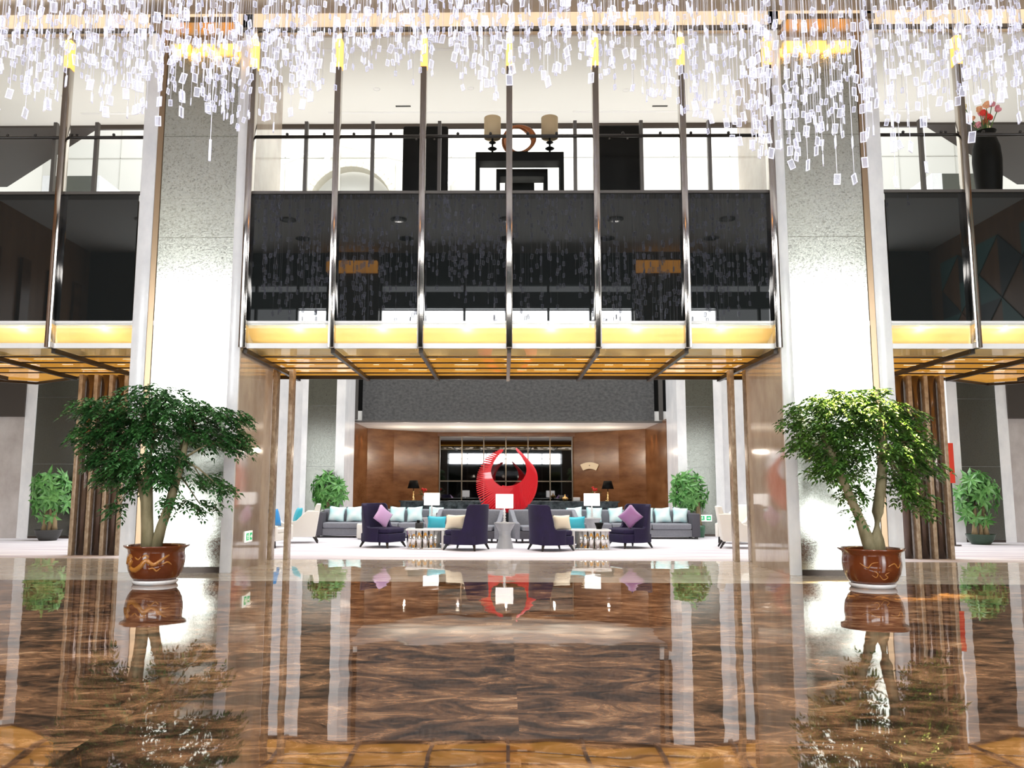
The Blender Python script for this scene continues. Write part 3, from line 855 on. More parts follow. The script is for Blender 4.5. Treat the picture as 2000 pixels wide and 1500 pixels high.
def big_tree(name, label, base, stems, clusters, leafm, nper, seed, motif):
    """stems: list of (point list, radius list) local; clusters: (x, z, rx, rz) local"""
    rg = random.Random(seed)
    t = thing(name, label, 'potted tree', base, 0, 'large potted trees beside the pillars')
    prof = [(0.0, 0.055), (0.285, 0.055), (0.335, 0.11), (0.378, 0.20), (0.398, 0.30), (0.400, 0.38), (0.388, 0.45), (0.395, 0.50), (0.452, 0.535), (0.455, 0.555), (0.41, 0.55), (0.37, 0.50), (0.36, 0.44)]
    pot = MB().lathe(prof, (0, 0, 0), 48).build('pot', 'pot_glaze', t, smooth=True)
    MB().lathe([(0.0, 0.0), (0.29, 0.0), (0.315, 0.03), (0.318, 0.058), (0.30, 0.06), (0.0, 0.06)], (0, 0, 0), 40).build('saucer', 'white_ceramic', t, smooth=True)
    MB().lathe([(0.0, 0.475), (0.365, 0.47), (0.365, 0.45), (0, 0.45)], (0, 0, 0), 32).build('soil', 'soil', t)
    # ochre curling relief on the pot
    def pr(z):
        for (r0, z0), (r1, z1) in zip(prof[1:], prof[2:]):
            if z0 <= z <= z1: return r0 + (r1 - r0) * (z - z0) / max(1e-6, z1 - z0)
        return 0.4
    def onpot(a, z, out=0.004):
        r = pr(z) + out
        return (r * math.sin(a), -r * math.cos(a), z)
    b = MB()
    for stroke, w in motif:
        n = 26; P2 = []
        for i in range(n + 1):
            u = i / n * (len(stroke) - 1); k = min(int(u), len(stroke) - 2); f = u - k
            p0 = stroke[max(k - 1, 0)]; p1 = stroke[k]; p2 = stroke[k + 1]; p3 = stroke[min(k + 2, len(stroke) - 1)]
            P2.append(tuple(0.5 * ((2 * p1[j]) + (-p0[j] + p2[j]) * f + (2 * p0[j] - 5 * p1[j] + 4 * p2[j] - p3[j]) * f * f + (-p0[j] + 3 * p1[j] - 3 * p2[j] + p3[j]) * f ** 3) for j in (0, 1)))
        b.tube([onpot(a, z, -0.35 * w) for a, z in P2], [w * (0.45 + 0.55 * math.sin(math.pi * min(1, 0.12 + i / n * 0.88))) for i in range(n + 1)], 8)
    b.build('curl_relief', 'ochre', pot, smooth=True)
    for pts, rad in stems:
        MB().tube(pts, rad, 12).build('stem', 'bark', t, smooth=True)
    tops = [V(p[-1]) for p, r in stems] + [V(p[-2]) for p, r in stems]
    b = MB(); lf = MB()
    tot = sum(c[2] * c[3] for c in clusters)
    for cx, cz, rx, rz in clusters:
        cy = rg.uniform(-0.22, 0.22)
        c = V((cx, cy, cz))
        s = min(tops, key=lambda q: (q - c).length + (0.5 if q.z > c.z + 0.1 else 0))
        mid = (s + c) / 2 + V((rg.uniform(-.05, .05), rg.uniform(-.05, .05), 0.07))
        b.tube([s, mid, c], [0.020, 0.013, 0.006], 6)
        n = max(5, int(nper * (rx * rz / tot)))
        for i in range(n):
            while True:
                q = V((rg.uniform(-1, 1), rg.uniform(-1, 1), rg.uniform(-1, 1)))
                if q.length < 1: break
            p = V((cx + q.x * rx, cy + q.y * (0.16 + rx * 0.75), cz + q.z * rz))
            out = V((p.x * 0.8 + rg.uniform(-.6, .6), p.y + rg.uniform(-.6, .6), rg.uniform(-0.35, 0.25))).normalized()
            L = rg.uniform(0.12, 0.20)
            nl = 4
            for k in range(nl):
                f = (k + 0.5) / nl
                pp = p + out * (L * f) + V((0, 0, -0.16 * L * f * f * 4))
                sd = out.cross(V((0, 0, 1))).normalized()
                for sg in (-1, 1):
                    d = (out * 0.55 + sd * sg * 0.8 + V((0, 0, -0.35 + rg.uniform(-.25, .25))))
                    leaf(lf, pp, d, V((rg.uniform(-.4, .4), rg.uniform(-.4, .4), 1)), rg.uniform(0.06, 0.10), rg.uniform(0.036, 0.056))
            leaf(lf, p + out * L + V((0, 0, -0.6 * L)), out + V((0, 0, -0.6)), V((0, 0, 1)), 0.08, 0.042)
    b.build('branches', 'bark', t, smooth=True)
    lf.build('foliage', leafm, t)
    return t
MOTIF_A = [([(-0.95, 0.30), (-0.75, 0.42), (-0.55, 0.36), (-0.70, 0.27), (-0.45, 0.22), (-0.15, 0.28), (0.05, 0.36), (0.30, 0.30), (0.55, 0.36), (0.85, 0.43)], 0.040),
           ([(-0.62, 0.33), (-0.72, 0.37), (-0.80, 0.33), (-0.72, 0.30)], 0.014), ([(-0.10, 0.40), (0.0, 0.43), (0.12, 0.41), (0.06, 0.38)], 0.016),
           ([(0.15, 0.24), (0.30, 0.25), (0.42, 0.21), (0.55, 0.25)], 0.014), ([(-0.40, 0.40), (-0.25, 0.37), (-0.15, 0.41)], 0.013), ([(0.6, 0.30), (0.78, 0.33), (0.95, 0.29)], 0.014)]
MOTIF_B = [([(-0.35, 0.26), (-0.22, 0.22), (-0.28, 0.17), (-0.42, 0.20)], 0.008), ([(-0.16, 0.20), (0.0, 0.14), (0.16, 0.17), (0.05, 0.21), (0.2, 0.24)], 0.008),
           ([(0.15, 0.32), (0.4, 0.36), (0.6, 0.30), (0.8, 0.38)], 0.010), ([(-0.8, 0.36), (-0.55, 0.30), (-0.4, 0.36), (-0.2, 0.38)], 0.009)]
def lc(lst, fx, fz, bx):
    return [(fx(px) - bx, fz(py), rx / 129, ry / 129) for px, py, rx, ry in lst]
clA = [(300,775,60,18),(240,800,80,25),(172,806,26,9),(350,800,60,22),(400,810,60,18),(452,815,25,14),(200,850,45,30),(260,845,60,30),(330,840,60,28),(400,850,55,25),(455,862,28,22),
       (190,890,32,18),(235,905,40,25),(290,900,50,25),(340,900,30,25),(215,930,25,20),(270,940,30,20),(330,930,28,20),(395,935,35,12),(438,950,18,12),(255,985,14,14),(350,975,30,12),(390,985,24,11)]
clB = [(1650,772,60,16),(1700,766,40,12),(1590,790,40,20),(1660,795,70,25),(1730,790,45,20),(1558,815,22,11),(1610,830,50,22),(1680,830,60,25),(1750,830,45,25),(1790,800,25,18),(1575,860,26,18),(1630,870,50,20),
       (1700,870,50,22),(1770,870,40,25),(1812,860,18,18),(1825,905,16,12),(1620,895,25,20),(1660,910,35,22),(1780,910,35,22),(1740,930,30,25),(1665,950,20,22),(1770,960,25,20),(1660,985,9,9),(1790,985,12,10),(1605,905,18,16)]
bxA, bxB = -5.17, 5.22
A = lc(clA, lambda p: -6.49 + (p - 150) / 128.6, lambda q: 2.91 - (q - 757) / 128.4, bxA)
B = lc(clB, lambda p: 4.07 + (p - 1535) / 134.0, lambda q: 2.87 - (q - 755) / 130.0, bxB)
def sp(lst, fx, fz, bx, ys):
    return [(fx(a) - bx, y, fz(c)) for (a, c), y in zip(lst, ys)]
fa = (lambda p: -6.49 + (p - 150) / 128.6, lambda q: 2.91 - (q - 757) / 128.4)
fb = (lambda p: 4.07 + (p - 1535) / 134.0, lambda q: 2.87 - (q - 755) / 130.0)
stA = [(sp([(300, 1075), (295, 1030), (288, 980), (272, 930), (255, 880)], *fa, bxA, [0, .02, .05, .1, .15]), [0.075, 0.062, 0.052, 0.042, 0.028]),
       (sp([(306, 1075), (303, 1030), (302, 970), (300, 920), (305, 850)], *fa, bxA, [-.05, -.06, -.08, -.08, -.05]), [0.10, 0.088, 0.07, 0.06, 0.035]),
       (sp([(312, 1075), (322, 1020), (330, 970), (338, 920), (345, 860)], *fa, bxA, [.06, .1, .15, .2, .25]), [0.06, 0.042, 0.035, 0.03, 0.02]),
       (sp([(316, 1075), (328, 1025), (345, 975), (362, 900), (370, 835)], *fa, bxA, [-.02, -.03, -.05, -.05, 0]), [0.09, 0.072, 0.06, 0.048, 0.03])]
stB = [(sp([(1697, 1075), (1685, 1045), (1668, 1000), (1645, 945), (1618, 880), (1605, 840)], *fb, bxB, [0, 0, -.03, -.05, -.05, 0]), [0.11, 0.095, 0.062, 0.058, 0.05, 0.03]),
       (sp([(1703, 1075), (1700, 1040), (1704, 990), (1714, 930), (1722, 870), (1726, 815)], *fb, bxB, [-.02, -.02, -.03, -.05, -.03, 0]), [0.11, 0.10, 0.080, 0.072, 0.062, 0.04])]
big_tree('potted_tree', 'dark green umbrella shaped tree in a brown dragon relief pot before the left pillar', (bxA, 12.2, 0), stA, A, 'leaf_deep', 1650, 3, MOTIF_A)
big_tree('potted_tree', 'yellow lit rounded tree with forked trunk in a glossy brown pot before the right pillar', (bxB, 12.2, 0), stB, B, 'leaf_mid', 1400, 5, MOTIF_B)

def money_tree(label, loc, pot_r, pot_h, pot_m, trunks, crown, seed, n=95, potshape='bowl', fy=0.85):
    rg = random.Random(seed)
    t = thing('money_tree', label, 'potted plant', loc, 0, 'money trees by the pillars')
    if potshape == 'bowl':
        prof = [(pot_r * 0.62, 0), (pot_r * 0.85, pot_h * 0.4), (pot_r, pot_h * 0.93), (pot_r * 1.03, pot_h), (pot_r * 0.93, pot_h), (pot_r * 0.88, pot_h * 0.85)]
    else:
        prof = [(pot_r * 0.75, 0), (pot_r * 0.95, pot_h * 0.5), (pot_r, pot_h), (pot_r * 0.9, pot_h), (pot_r * 0.85, pot_h * 0.85)]
    MB().lathe([(0, 0)] + prof, (0, 0, 0), 28).build('pot', pot_m, t, smooth=True)
    MB().lathe([(0, pot_h * 0.9), (pot_r * 0.9, pot_h * 0.88), (pot_r * 0.9, pot_h * 0.8), (0, pot_h * 0.8)], (0, 0, 0), 20).build('soil', 'soil', t)
    cx, cz, rx, rz = crown
    for x0, x1, r in trunks:
        MB().tube([(x0, 0, pot_h * 0.8), ((x0 * .6 + x1 * .4), 0.01, pot_h + 0.12), (x1, 0, cz - rz * 0.55), (x1 * 0.8 + cx * 0.2, 0, cz + rz * 0.2)], [r * 1.35, r, r * 0.75, r * 0.4], 10).build('trunk', 'bark_pale', t, smooth=True)
    lf = MB()
    for i in range(n):
        while True:
            q = V((rg.uniform(-1, 1), rg.uniform(-1, 1), rg.uniform(-1, 1)))
            if 0.25 < q.length < 1: break
        p = V((cx + q.x * rx, q.y * rx * fy, cz + q.z * rz))
        out = V((q.x + rg.uniform(-.3, .3), q.y + rg.uniform(-.3, .3) - 0.25, 0.15 + q.z * 0.4)).normalized()
        lf.tube([(cx * 0.5 + p.x * 0.5, p.y * 0.5, p.z - 0.12), p], 0.006, 4)
        a = out.cross(V((0, 0, 1))).normalized(); bb = out.cross(a).normalized()
        k = rg.choice([5, 6, 6]); ph = rg.uniform(0, 1)
        for j in range(k):
            an = ph + 2 * math.pi * j / k
            d = a * math.cos(an) + bb * math.sin(an) + out * 0.25 + V((0, 0, -0.35))
            leaf(lf, p, d, out, rg.uniform(0.22, 0.33), rg.uniform(0.085, 0.115))
    lf.build('foliage', 'leaf_money', t)
    return t
money_tree('bushy money tree behind the long sofa and cream armchair', (-5.25, 24.3, 0), 0.2, 0.34, 'pot_green', [(-0.02, 0.0, 0.05), (0.05, 0.05, 0.045)], (0.03, 1.28, 0.50, 0.55), 21, 62, 'tub', 0.35)
money_tree('bushy money tree in a green pot beside the exit sign', (5.56, 24.15, 0), 0.16, 0.34, 'pot_green', [(0.02, -0.02, 0.055), (-0.05, -0.06, 0.045)], (-0.22, 1.32, 0.55, 0.55), 22, 64, 'tub', 0.35)
money_tree('money tree in a dark grey bowl before the side panel left of the fins', (-11.95, 21.6, 0), 0.33, 0.28, 'pot_grey', [(-0.14, -0.08, 0.055), (0.03, 0.03, 0.055), (0.17, 0.13, 0.055)], (-0.02, 1.22, 0.52, 0.66), 23, 66, 'bowl', 0.5)
money_tree('money tree in a dark green bowl before the side panel right of the fins', (12.12, 21.6, 0), 0.34, 0.26, 'pot_olive', [(-0.15, -0.10, 0.06), (0.02, 0.02, 0.05), (0.16, 0.12, 0.06)], (0.0, 1.18, 0.54, 0.66), 24, 66, 'bowl', 0.5)

# ------------------------------------------------------------------ cushions
def cushion(name, label, w, h, th, m, loc, rot, group, cat='cushion'):
    n = 10
    vs, fs = [], []
    for s in (1, -1):
        for j in range(n + 1):
            for i in range(n + 1):
                u = i / n * 2 - 1; v = j / n * 2 - 1
                puff = max(0.0, (1 - u * u) * (1 - v * v)) ** 0.42
                pin = 1 - 0.10 * (1 - abs(v) ** 1.0) * abs(u) ** 2
                pin2 = 1 - 0.10 * (1 - abs(u) ** 1.0) * abs(v) ** 2
                vs.append((u * w / 2 * pin, -s * puff * th / 2, v * h / 2 * pin2))
    o = (n + 1) ** 2
    for j in range(n):
        for i in range(n):
            a = j * (n + 1) + i
            fs.append((a, a + 1, a + n + 2, a + n + 1))
            fs.append((o + a, o + a + n + 1, o + a + n + 2, o + a + 1))
    c = MB().add(vs, fs).build(name, m, smooth=True, fix=True)
    c.location = loc; c.rotation_euler = Euler(rot, 'XYZ')
    return tag(c, label, cat, group)

# ------------------------------------------------------------------ purple wing chairs
pc = thing('wing_chair', 'purple velvet wing chair with lilac cushion, turned right, far left of the group', 'armchair', (-2.98, 19.8, 0), R(60), 'purple wing chairs', 1.0)
hexp = [(-0.36, 0.34), (-0.45, 0.0), (-0.33, -0.46), (0.33, -0.46), (0.45, 0.0), (0.36, 0.34)]
MB().prism(hexp, 0.13, 0.33).build('seat_base', 'purple', pc, bevel=0.02)
MB().prism([(x * 0.93, y * 0.96) for x, y in hexp], 0.33, 0.45).build('seat_cushion', 'purple', pc, bevel=0.04, seg=3)
vs, fs = [], []
N, K = 36, 8
def hgt(a):
    a = abs(a)
    if a < R(62): return 1.02
    f = min(1, (a - R(62)) / R(20)); f = f * f * (3 - 2 * f)
    return 1.02 + (0.46 - 1.02) * f
for side in (0, 1):
    for i in range(N + 1):
        a = R(-118) + R(236) * i / N
        for k in range(K + 1):
            z = 0.14 + (hgt(a) - 0.14) * k / K
            r = (0.475 if side else 0.375) + 0.05 * max(0, z - 0.35)
            fl_ = 1.0 - 0.10 * math.cos(a) ** 2
            vs.append((r * math.sin(a), r * math.cos(a) * fl_, z))
n1 = (N + 1) * (K + 1)
for i in range(N):
    for k in range(K):
        a0 = i * (K + 1) + k
        fs.append((a0, a0 + 1, a0 + K + 2, a0 + K + 1))
        fs.append((n1 + a0, n1 + a0 + K + 1, n1 + a0 + K + 2, n1 + a0 + 1))
    for k in (0, K):
        a0 = i * (K + 1) + k
        fs.append((a0, a0 + K + 1, n1 + a0 + K + 1, n1 + a0))
for i in (0, N):
    for k in range(K):
        a0 = i * (K + 1) + k
        fs.append((a0, a0 + 1, n1 + a0 + 1, n1 + a0))
MB().add(vs, fs).build('backrest', 'purple', pc, bevel=0.02, fix=True)
for x, y in ((-0.30, 0.30), (0.30, 0.30), (-0.28, -0.38), (0.28, -0.38)):
    MB().tube([(x, y, 0.14), (x * 1.22, y * 1.18, 0.0)], [0.036, 0.02], 8).build('leg', 'dark_wood', pc)
dup(pc, (-0.90, 19.0, 0), R(-114), 'purple velvet wing chair seen from behind, left of the hourglass table')
dup(pc, (0.94, 18.95, 0), R(114), 'purple velvet wing chair seen from behind, right of the hourglass table')
dup(pc, (2.93, 19.95, 0), R(-60), 'purple velvet wing chair with mauve cushion, turned left, far right of the group')
cushion('cushion', 'lilac satin cushion on its corner in the far left purple chair', 0.44, 0.44, 0.16, 'lilac', (-2.93, 19.62, 0.72), (R(-14), R(38), R(40)), 'satin cushions on the purple chairs')
cushion('cushion', 'mauve satin cushion on its corner in the far right purple chair', 0.44, 0.44, 0.16, 'mauve', (2.90, 19.72, 0.73), (R(-14), R(44), R(-34)), 'satin cushions on the purple chairs')
cushion('cushion', 'cream cushion in the left purple chair seen from behind', 0.50, 0.34, 0.16, 'cream_fabric', (-1.20, 19.1, 0.615), (R(-12), 0, R(-25)), 'cream cushions')
cushion('cushion', 'cream cushion in the right purple chair seen from behind', 0.50, 0.34, 0.16, 'cream_fabric', (1.24, 19.05, 0.615), (R(-12), 0, R(35)), 'cream cushions')

# ------------------------------------------------------------------ low tables
def coffee(x, y, rz, label):
    t = thing('coffee_table', label, 'coffee table', (x, y, 0), rz, 'white topped mirror coffee tables')
    MB().box(-0.46, 0.50, -0.34, 0.34, 0.42, 0.455).build('top', 'white_ceramic', t, bevel=0.006)
    b = MB()
    for k in range(14):
        a = 2 * math.pi * k / 14
        b.lathe([(0.07, 0.03), (0.07, 0.42)], (-0.08 + 0.32 * math.cos(a), 0.26 * math.sin(a), 0), 10)
    b.build('fluted_drum', 'mirror', t, smooth=True)
    MB().box(-0.42, 0.36, -0.30, 0.30, 0, 0.03).build('foot_plate', 'mirror', t, bevel=0.004)
    MB().box(0.36, 0.42, -0.30, 0.30, 0, 0.42).build('end_leg', 'white_ceramic', t)
    return t
coffee(-1.87, 19.4, 0, 'white topped mirror drum coffee table beside the far left purple chair')
coffee(1.90, 19.4, math.pi, 'white topped mirror drum coffee table beside the far right purple chair')
t = thing('lidded_box', 'dark square box with knob on the left coffee table', 'box', (-2.05, 19.45, 0.455))
MB().box(-0.09, 0.09, -0.09, 0.09, 0, 0.13).build('body', 'dark_wood', t, bevel=0.006)
MB().lathe([(0.03, 0.13), (0.045, 0.16), (0.03, 0.185), (0.0, 0.19)], (-0.03, 0, 0), 14).build('knob', 'black', t, smooth=True)
tag(MB().lathe([(0, 0), (0.06, 0), (0.085, 0.08), (0.11, 0.14), (0.10, 0.14), (0.075, 0.08), (0, 0.02)], (0, 0, 0), 20).build('bowl', 'black', smooth=True), 'dark flared bowl on the right coffee table', 'bowl').location = (2.13, 19.45, 0.455)
def hourglass(loc, label):
    t = thing('side_table', label, 'side table', loc, 0, 'grey hourglass side tables')
    MB().lathe([(0.0, 0), (0.20, 0.0), (0.195, 0.03), (0.145, 0.24), (0.135, 0.32), (0.15, 0.40), (0.235, 0.555), (0.0, 0.555)], (0, 0, 0), 32).build('body', 'grey_lacquer', t, smooth=False)
    MB().lathe([(0.0, 0.555), (0.25, 0.555), (0.255, 0.575), (0.25, 0.59), (0.0, 0.59)], (0, 0, 0), 32).build('top', 'grey_lacquer', t)
    return t
hourglass((-0.06, 19.5, 0), 'grey hourglass side table in the middle with a white lamp')
hourglass((-2.04, 22.6, 0), 'grey hourglass side table behind the left coffee table')
hourglass((2.30, 22.6, 0), 'grey hourglass side table behind the right coffee table')
wlamp = thing('table_lamp', 'white lamp with square shade on the middle hourglass table', 'table lamp', (-0.07, 19.5, 0.59), 0, 'white square shade lamps')
MB().lathe([(0.0, 0), (0.06, 0), (0.06, 0.015), (0.02, 0.03), (0.035, 0.06), (0.02, 0.09), (0.037, 0.125), (0.02, 0.16), (0.037, 0.195), (0.02, 0.23), (0.035, 0.26), (0.015, 0.29), (0.015, 0.36)], (0, 0, 0), 16).build('stem', 'white_ceramic', wlamp, smooth=True)
b = MB()
b.prism([(-0.205, -0.12), (0.205, -0.12), (0.205, 0.12), (-0.205, 0.12)], 0.33, 0.66, None, 1.0)
b.build('lamp_shade', 'shade_white', wlamp, bevel=0.008)
dup(wlamp, (-2.04, 22.6, 0.59), 0, 'white lamp with square shade behind the left coffee table')
dup(wlamp, (2.30, 22.6, 0.59), 0, 'white lamp with square shade behind the right coffee table')

# ------------------------------------------------------------------ grey tub sofas in the middle
def tub(loc, rz, sx, label):
    t = thing('tub_sofa', label, 'sofa', loc, rz, 'grey tub sofas in the middle')
    MB().box(-0.78, 0.78, -0.42, 0.30, 0.10, 0.30).build('base', 'grey_dark_fabric', t, bevel=0.02)
    MB().box(-0.72, 0.72, -0.42, 0.22, 0.30, 0.43).build('seat_cushion', 'grey_fabric', t, bevel=0.04, seg=3)
    MB().box(-0.80, 0.80, 0.22, 0.40, 0.10, 0.83).build('backrest', 'grey_fabric', t, bevel=0.05, seg=3)
    for s in (-1, 1):
        pr = [(-0.45, 0.10), (0.40, 0.10), (0.40, 0.83), (0.26, 0.82), (0.05, 0.68), (-0.15, 0.55), (-0.45, 0.50)]
        x0, x1 = sorted((s * 0.78, s * 0.90))
        n = len(pr)
        MB().add([(x0, y, z) for y, z in pr] + [(x1, y, z) for y, z in pr],
                 [tuple(range(n)), tuple(range(n, 2 * n))[::-1]] + [(i, n + i, n + (i + 1) % n, (i + 1) % n) for i in range(n)]).build('arm', 'grey_fabric', t, bevel=0.02, fix=True)
    for x in (-0.7, 0.7):
        for y in (-0.36, 0.32):
            MB().tube([(x, y, 0.11), (x, y, 0)], [0.03, 0.02], 8).build('leg', 'dark_wood', t)
tub((-1.0, 21.8, 0), R(-12), 1, 'grey tub sofa behind the left purple chair seen from behind')
tub((1.0, 21.8, 0), R(12), -1, 'grey tub sofa behind the right purple chair seen from behind')
pf = thing('pouffe', 'low dark grey pouffe holding the turquoise cushion, left', 'pouffe', (-1.68, 20.45, 0), 0, 'low grey pouffes')
MB().box(-0.30, 0.30, -0.25, 0.25, 0.06, 0.40).build('seat', 'grey_dark_fabric', pf, bevel=0.04, seg=3)
for x in (-0.24, 0.24):
    for y in (-0.19, 0.19):
        MB().tube([(x, y, 0.08), (x, y, 0)], 0.02, 8).build('leg', 'dark_wood', pf)
dup(pf, (1.80, 20.45, 0), 0, 'low dark grey pouffe holding the turquoise cushion, right')
cushion('cushion', 'turquoise satin cushion above the left coffee table', 0.46, 0.33, 0.15, 'turquoise', (-1.72, 20.3, 0.545), (R(-14), R(2), R(8)), 'turquoise cushions')
cushion('cushion', 'turquoise satin cushion above the right coffee table', 0.46, 0.33, 0.15, 'turquoise', (1.66, 20.3, 0.545), (R(-14), R(-2), R(-8)), 'turquoise cushions')
ot = thing('ottoman', 'pale drum ottoman left of the far left purple chair', 'ottoman', (-3.80, 22.72, 0))
MB().lathe([(0.0, 0.02), (0.27, 0.02), (0.29, 0.05), (0.29, 0.38), (0.27, 0.42), (0.0, 0.43)], (0, 0, 0), 32).build('body', 'ivory_fabric', ot, smooth=True)
MB().lathe([(0.0, 0.0), (0.25, 0.0), (0.25, 0.02), (0, 0.02)], (0, 0, 0), 32).build('plinth', 'dark_wood', ot)

# ------------------------------------------------------------------ long sofas along the back
def long_sofa(x0, x1, y, label):
    t = thing('long_sofa', label, 'sofa', ((x0 + x1) / 2, y, 0), 0, 'long grey sofas at the back')
    w = (x1 - x0) / 2
    MB().box(-w + 0.2, w - 0.2, 0.02, 0.85, 0.06, 0.26).build('base', 'grey_fabric', t, bevel=0.02)
    n = 3; cw = (2 * w - 0.44) / n
    for i in range(n):
        xa = -w + 0.22 + i * cw
        MB().box(xa + 0.006, xa + cw - 0.006, -0.02, 0.70, 0.265, 0.42).build('seat_cushion', 'grey_fabric', t, bevel=0.04, seg=3)
    MB().box(-w + 0.1, w - 0.1, 0.66, 0.90, 0.06, 0.78).build('backrest', 'grey_fabric', t, bevel=0.05, seg=3)
    for s in (-1, 1):
        xa, xb = sorted((s * (w - 0.22), s * w))
        MB().box(xa, xb, -0.04, 0.92, 0.06, 0.70).build('arm', 'grey_dark_fabric', t, bevel=0.03, seg=3)
    for x in (-w + 0.1, 0, w - 0.1):
        for yy in (0.06, 0.82):
            MB().box(x - 0.04, x + 0.04, yy - 0.04, yy + 0.04, 0, 0.07).build('leg', 'dark_wood', t)
long_sofa(-5.36, -1.75, 23.2, 'long grey sofa with aqua cushions at the back left')
long_sofa(1.6, 5.35, 23.2, 'long grey sofa with aqua cushions at the back right')
gl = 'aqua cushions on the long sofas'
for px, yw, tl, lab, w in ((-4.85, 23.72, 6, 'aqua cushion against the left arm of the left long sofa', 0.46),
                           (-4.35, 23.72, -3, 'aqua cushion second from the left arm on the left long sofa', 0.46),
                           (-3.12, 23.72, 4, 'aqua cushion right of the left purple chair back', 0.44),
                           (-2.62, 23.72, -4, 'pale aqua cushion next to the left white lamp', 0.46),
                           (-2.02, 23.72, 5, 'white aqua cushion behind the left white lamp stem', 0.42),
                           (1.92, 23.72, -5, 'pale aqua cushion left of the right white lamp stem', 0.46),
                           (2.48, 23.72, 4, 'pale aqua cushion right of the right white lamp stem', 0.46),
                           (3.10, 23.72, -6, 'pale aqua cushion left of the right purple chair back', 0.42),
                           (3.96, 23.72, 3, 'aqua cushion just right of the right purple chair back', 0.40),
                           (4.42, 23.72, -4, 'aqua cushion in the middle of the right sofa end', 0.46),
                           (4.92, 23.72, 5, 'aqua cushion against the right arm of the right long sofa', 0.44)):
    cushion('cushion', lab, w, 0.44, 0.15, 'aqua', (px, yw, 0.64), (R(-16), R(tl), R(tl)), gl)

# ------------------------------------------------------------------ ivory armchairs
ia = thing('armchair', 'ivory armchair seen side on next to the left long sofa', 'armchair', (-5.22, 21.2, 0), R(-78), 'ivory armchairs')
MB().box(-0.30, 0.30, -0.40, 0.26, 0.16, 0.34).build('seat_base', 'ivory_fabric', ia, bevel=0.02)
MB().box(-0.29, 0.29, -0.41, 0.22, 0.34, 0.45).build('seat_cushion', 'ivory_fabric', ia, bevel=0.04, seg=3)
prf = [(0.16, 0.16), (0.34, 0.16), (0.46, 0.98), (0.34, 0.98), (0.20, 0.45)]
MB().add([(-0.32, y, z) for y, z in prf] + [(0.32, y, z) for y, z in prf], [(0, 1, 2, 3, 4), (9, 8, 7, 6, 5)] + [(i, 5 + i, 5 + (i + 1) % 5, (i + 1) % 5) for i in range(5)]).build('backrest', 'ivory_fabric', ia, bevel=0.03, fix=True)
for s in (-1, 1):
    pr = [(-0.42, 0.16), (0.34, 0.16), (0.42, 0.80), (0.12, 0.80), (-0.02, 0.68), (-0.14, 0.56), (-0.42, 0.50)]
    x0, x1 = sorted((s * 0.30, s * 0.40)); n = len(pr)
    MB().add([(x0, y, z) for y, z in pr] + [(x1, y, z) for y, z in pr],
             [tuple(range(n)), tuple(range(n, 2 * n))[::-1]] + [(i, n + i, n + (i + 1) % n, (i + 1) % n) for i in range(n)]).build('arm', 'ivory_fabric', ia, bevel=0.015, fix=True)
for x in (-0.32, 0.32):
    for y, dy in ((-0.34, -0.03), (0.30, 0.10)):
        MB().tube([(x, y, 0.17), (x, y + dy, 0)], [0.035, 0.02], 8).build('leg', 'dark_wood', ia)
dup(ia, (-5.62, 19.6, 0), R(75), 'ivory armchair half hidden behind the left pair of fins')
dup(ia, (5.45, 20.0, 0), R(80), 'ivory armchair leaning back beside the exit sign pillar')
dup(ia, (5.95, 21.6, 0), R(-60), 'ivory armchair half hidden behind the right pair of fins')
cushion('cushion', 'turquoise cushion in the ivory armchair beside the left long sofa', 0.42, 0.42, 0.15, 'turquoise', (-5.33, 21.15, 0.68), (R(-16), 0, R(-60)), 'cushions in the ivory armchairs')
cushion('cushion', 'bright blue cushion between the left pair of stone fins', 0.40, 0.42, 0.15, 'blue', (-5.50, 19.62, 0.68), (R(-16), 0, R(70)), 'cushions in the ivory armchairs')

# ------------------------------------------------------------------ red sculpture
rd = thing('crescent_sculpture', 'red crescent sculpture of fanned blades behind the middle lamp', 'sculpture', (0.02, 26.0, 0))
MB().box(-0.75, 0.75, -0.35, 0.35, 0, 0.62).build('plinth', 'black', rd, bevel=0.01)
INN = [(981, 880), (966, 897), (957, 918), (960, 935), (972, 948), (990, 954), (1009, 950), (1023, 938), (1030, 921), (1027, 905), (1018, 891), (1005, 877)]
OUT = [(973, 879), (950, 893), (935, 918), (931, 942), (935, 966), (950, 990), (985, 1000), (1018, 994), (1038, 972), (1046, 944), (1041, 915), (1007, 876)]
INN = [((a - 988) / 62.0, 1.6 + (940 - c) / 62.0) for a, c in INN]
OUT = [((a - 988) / 62.0, 1.6 + (940 - c) / 62.0) for a, c in OUT]
def cat(L, t):
    u = min(0.9999, max(0, t)) * (len(L) - 1); k = int(u); f = u - k
    p0, p1, p2, p3 = L[max(k - 1, 0)], L[k], L[k + 1], L[min(k + 2, len(L) - 1)]
    return [0.5 * (2 * p1[j] + (p2[j] - p0[j]) * f + (2 * p0[j] - 5 * p1[j] + 4 * p2[j] - p3[j]) * f * f + (3 * p1[j] - p0[j] - 3 * p2[j] + p3[j]) * f ** 3) for j in (0, 1)]
def cr(t):
    """inner and outer edge of the crescent, t = 0..1 from the left tip round to the right tip"""
    a, c = cat(INN, t), cat(OUT, t)
    return V((a[0], 0, a[1])), V((c[0], 0, c[1]))
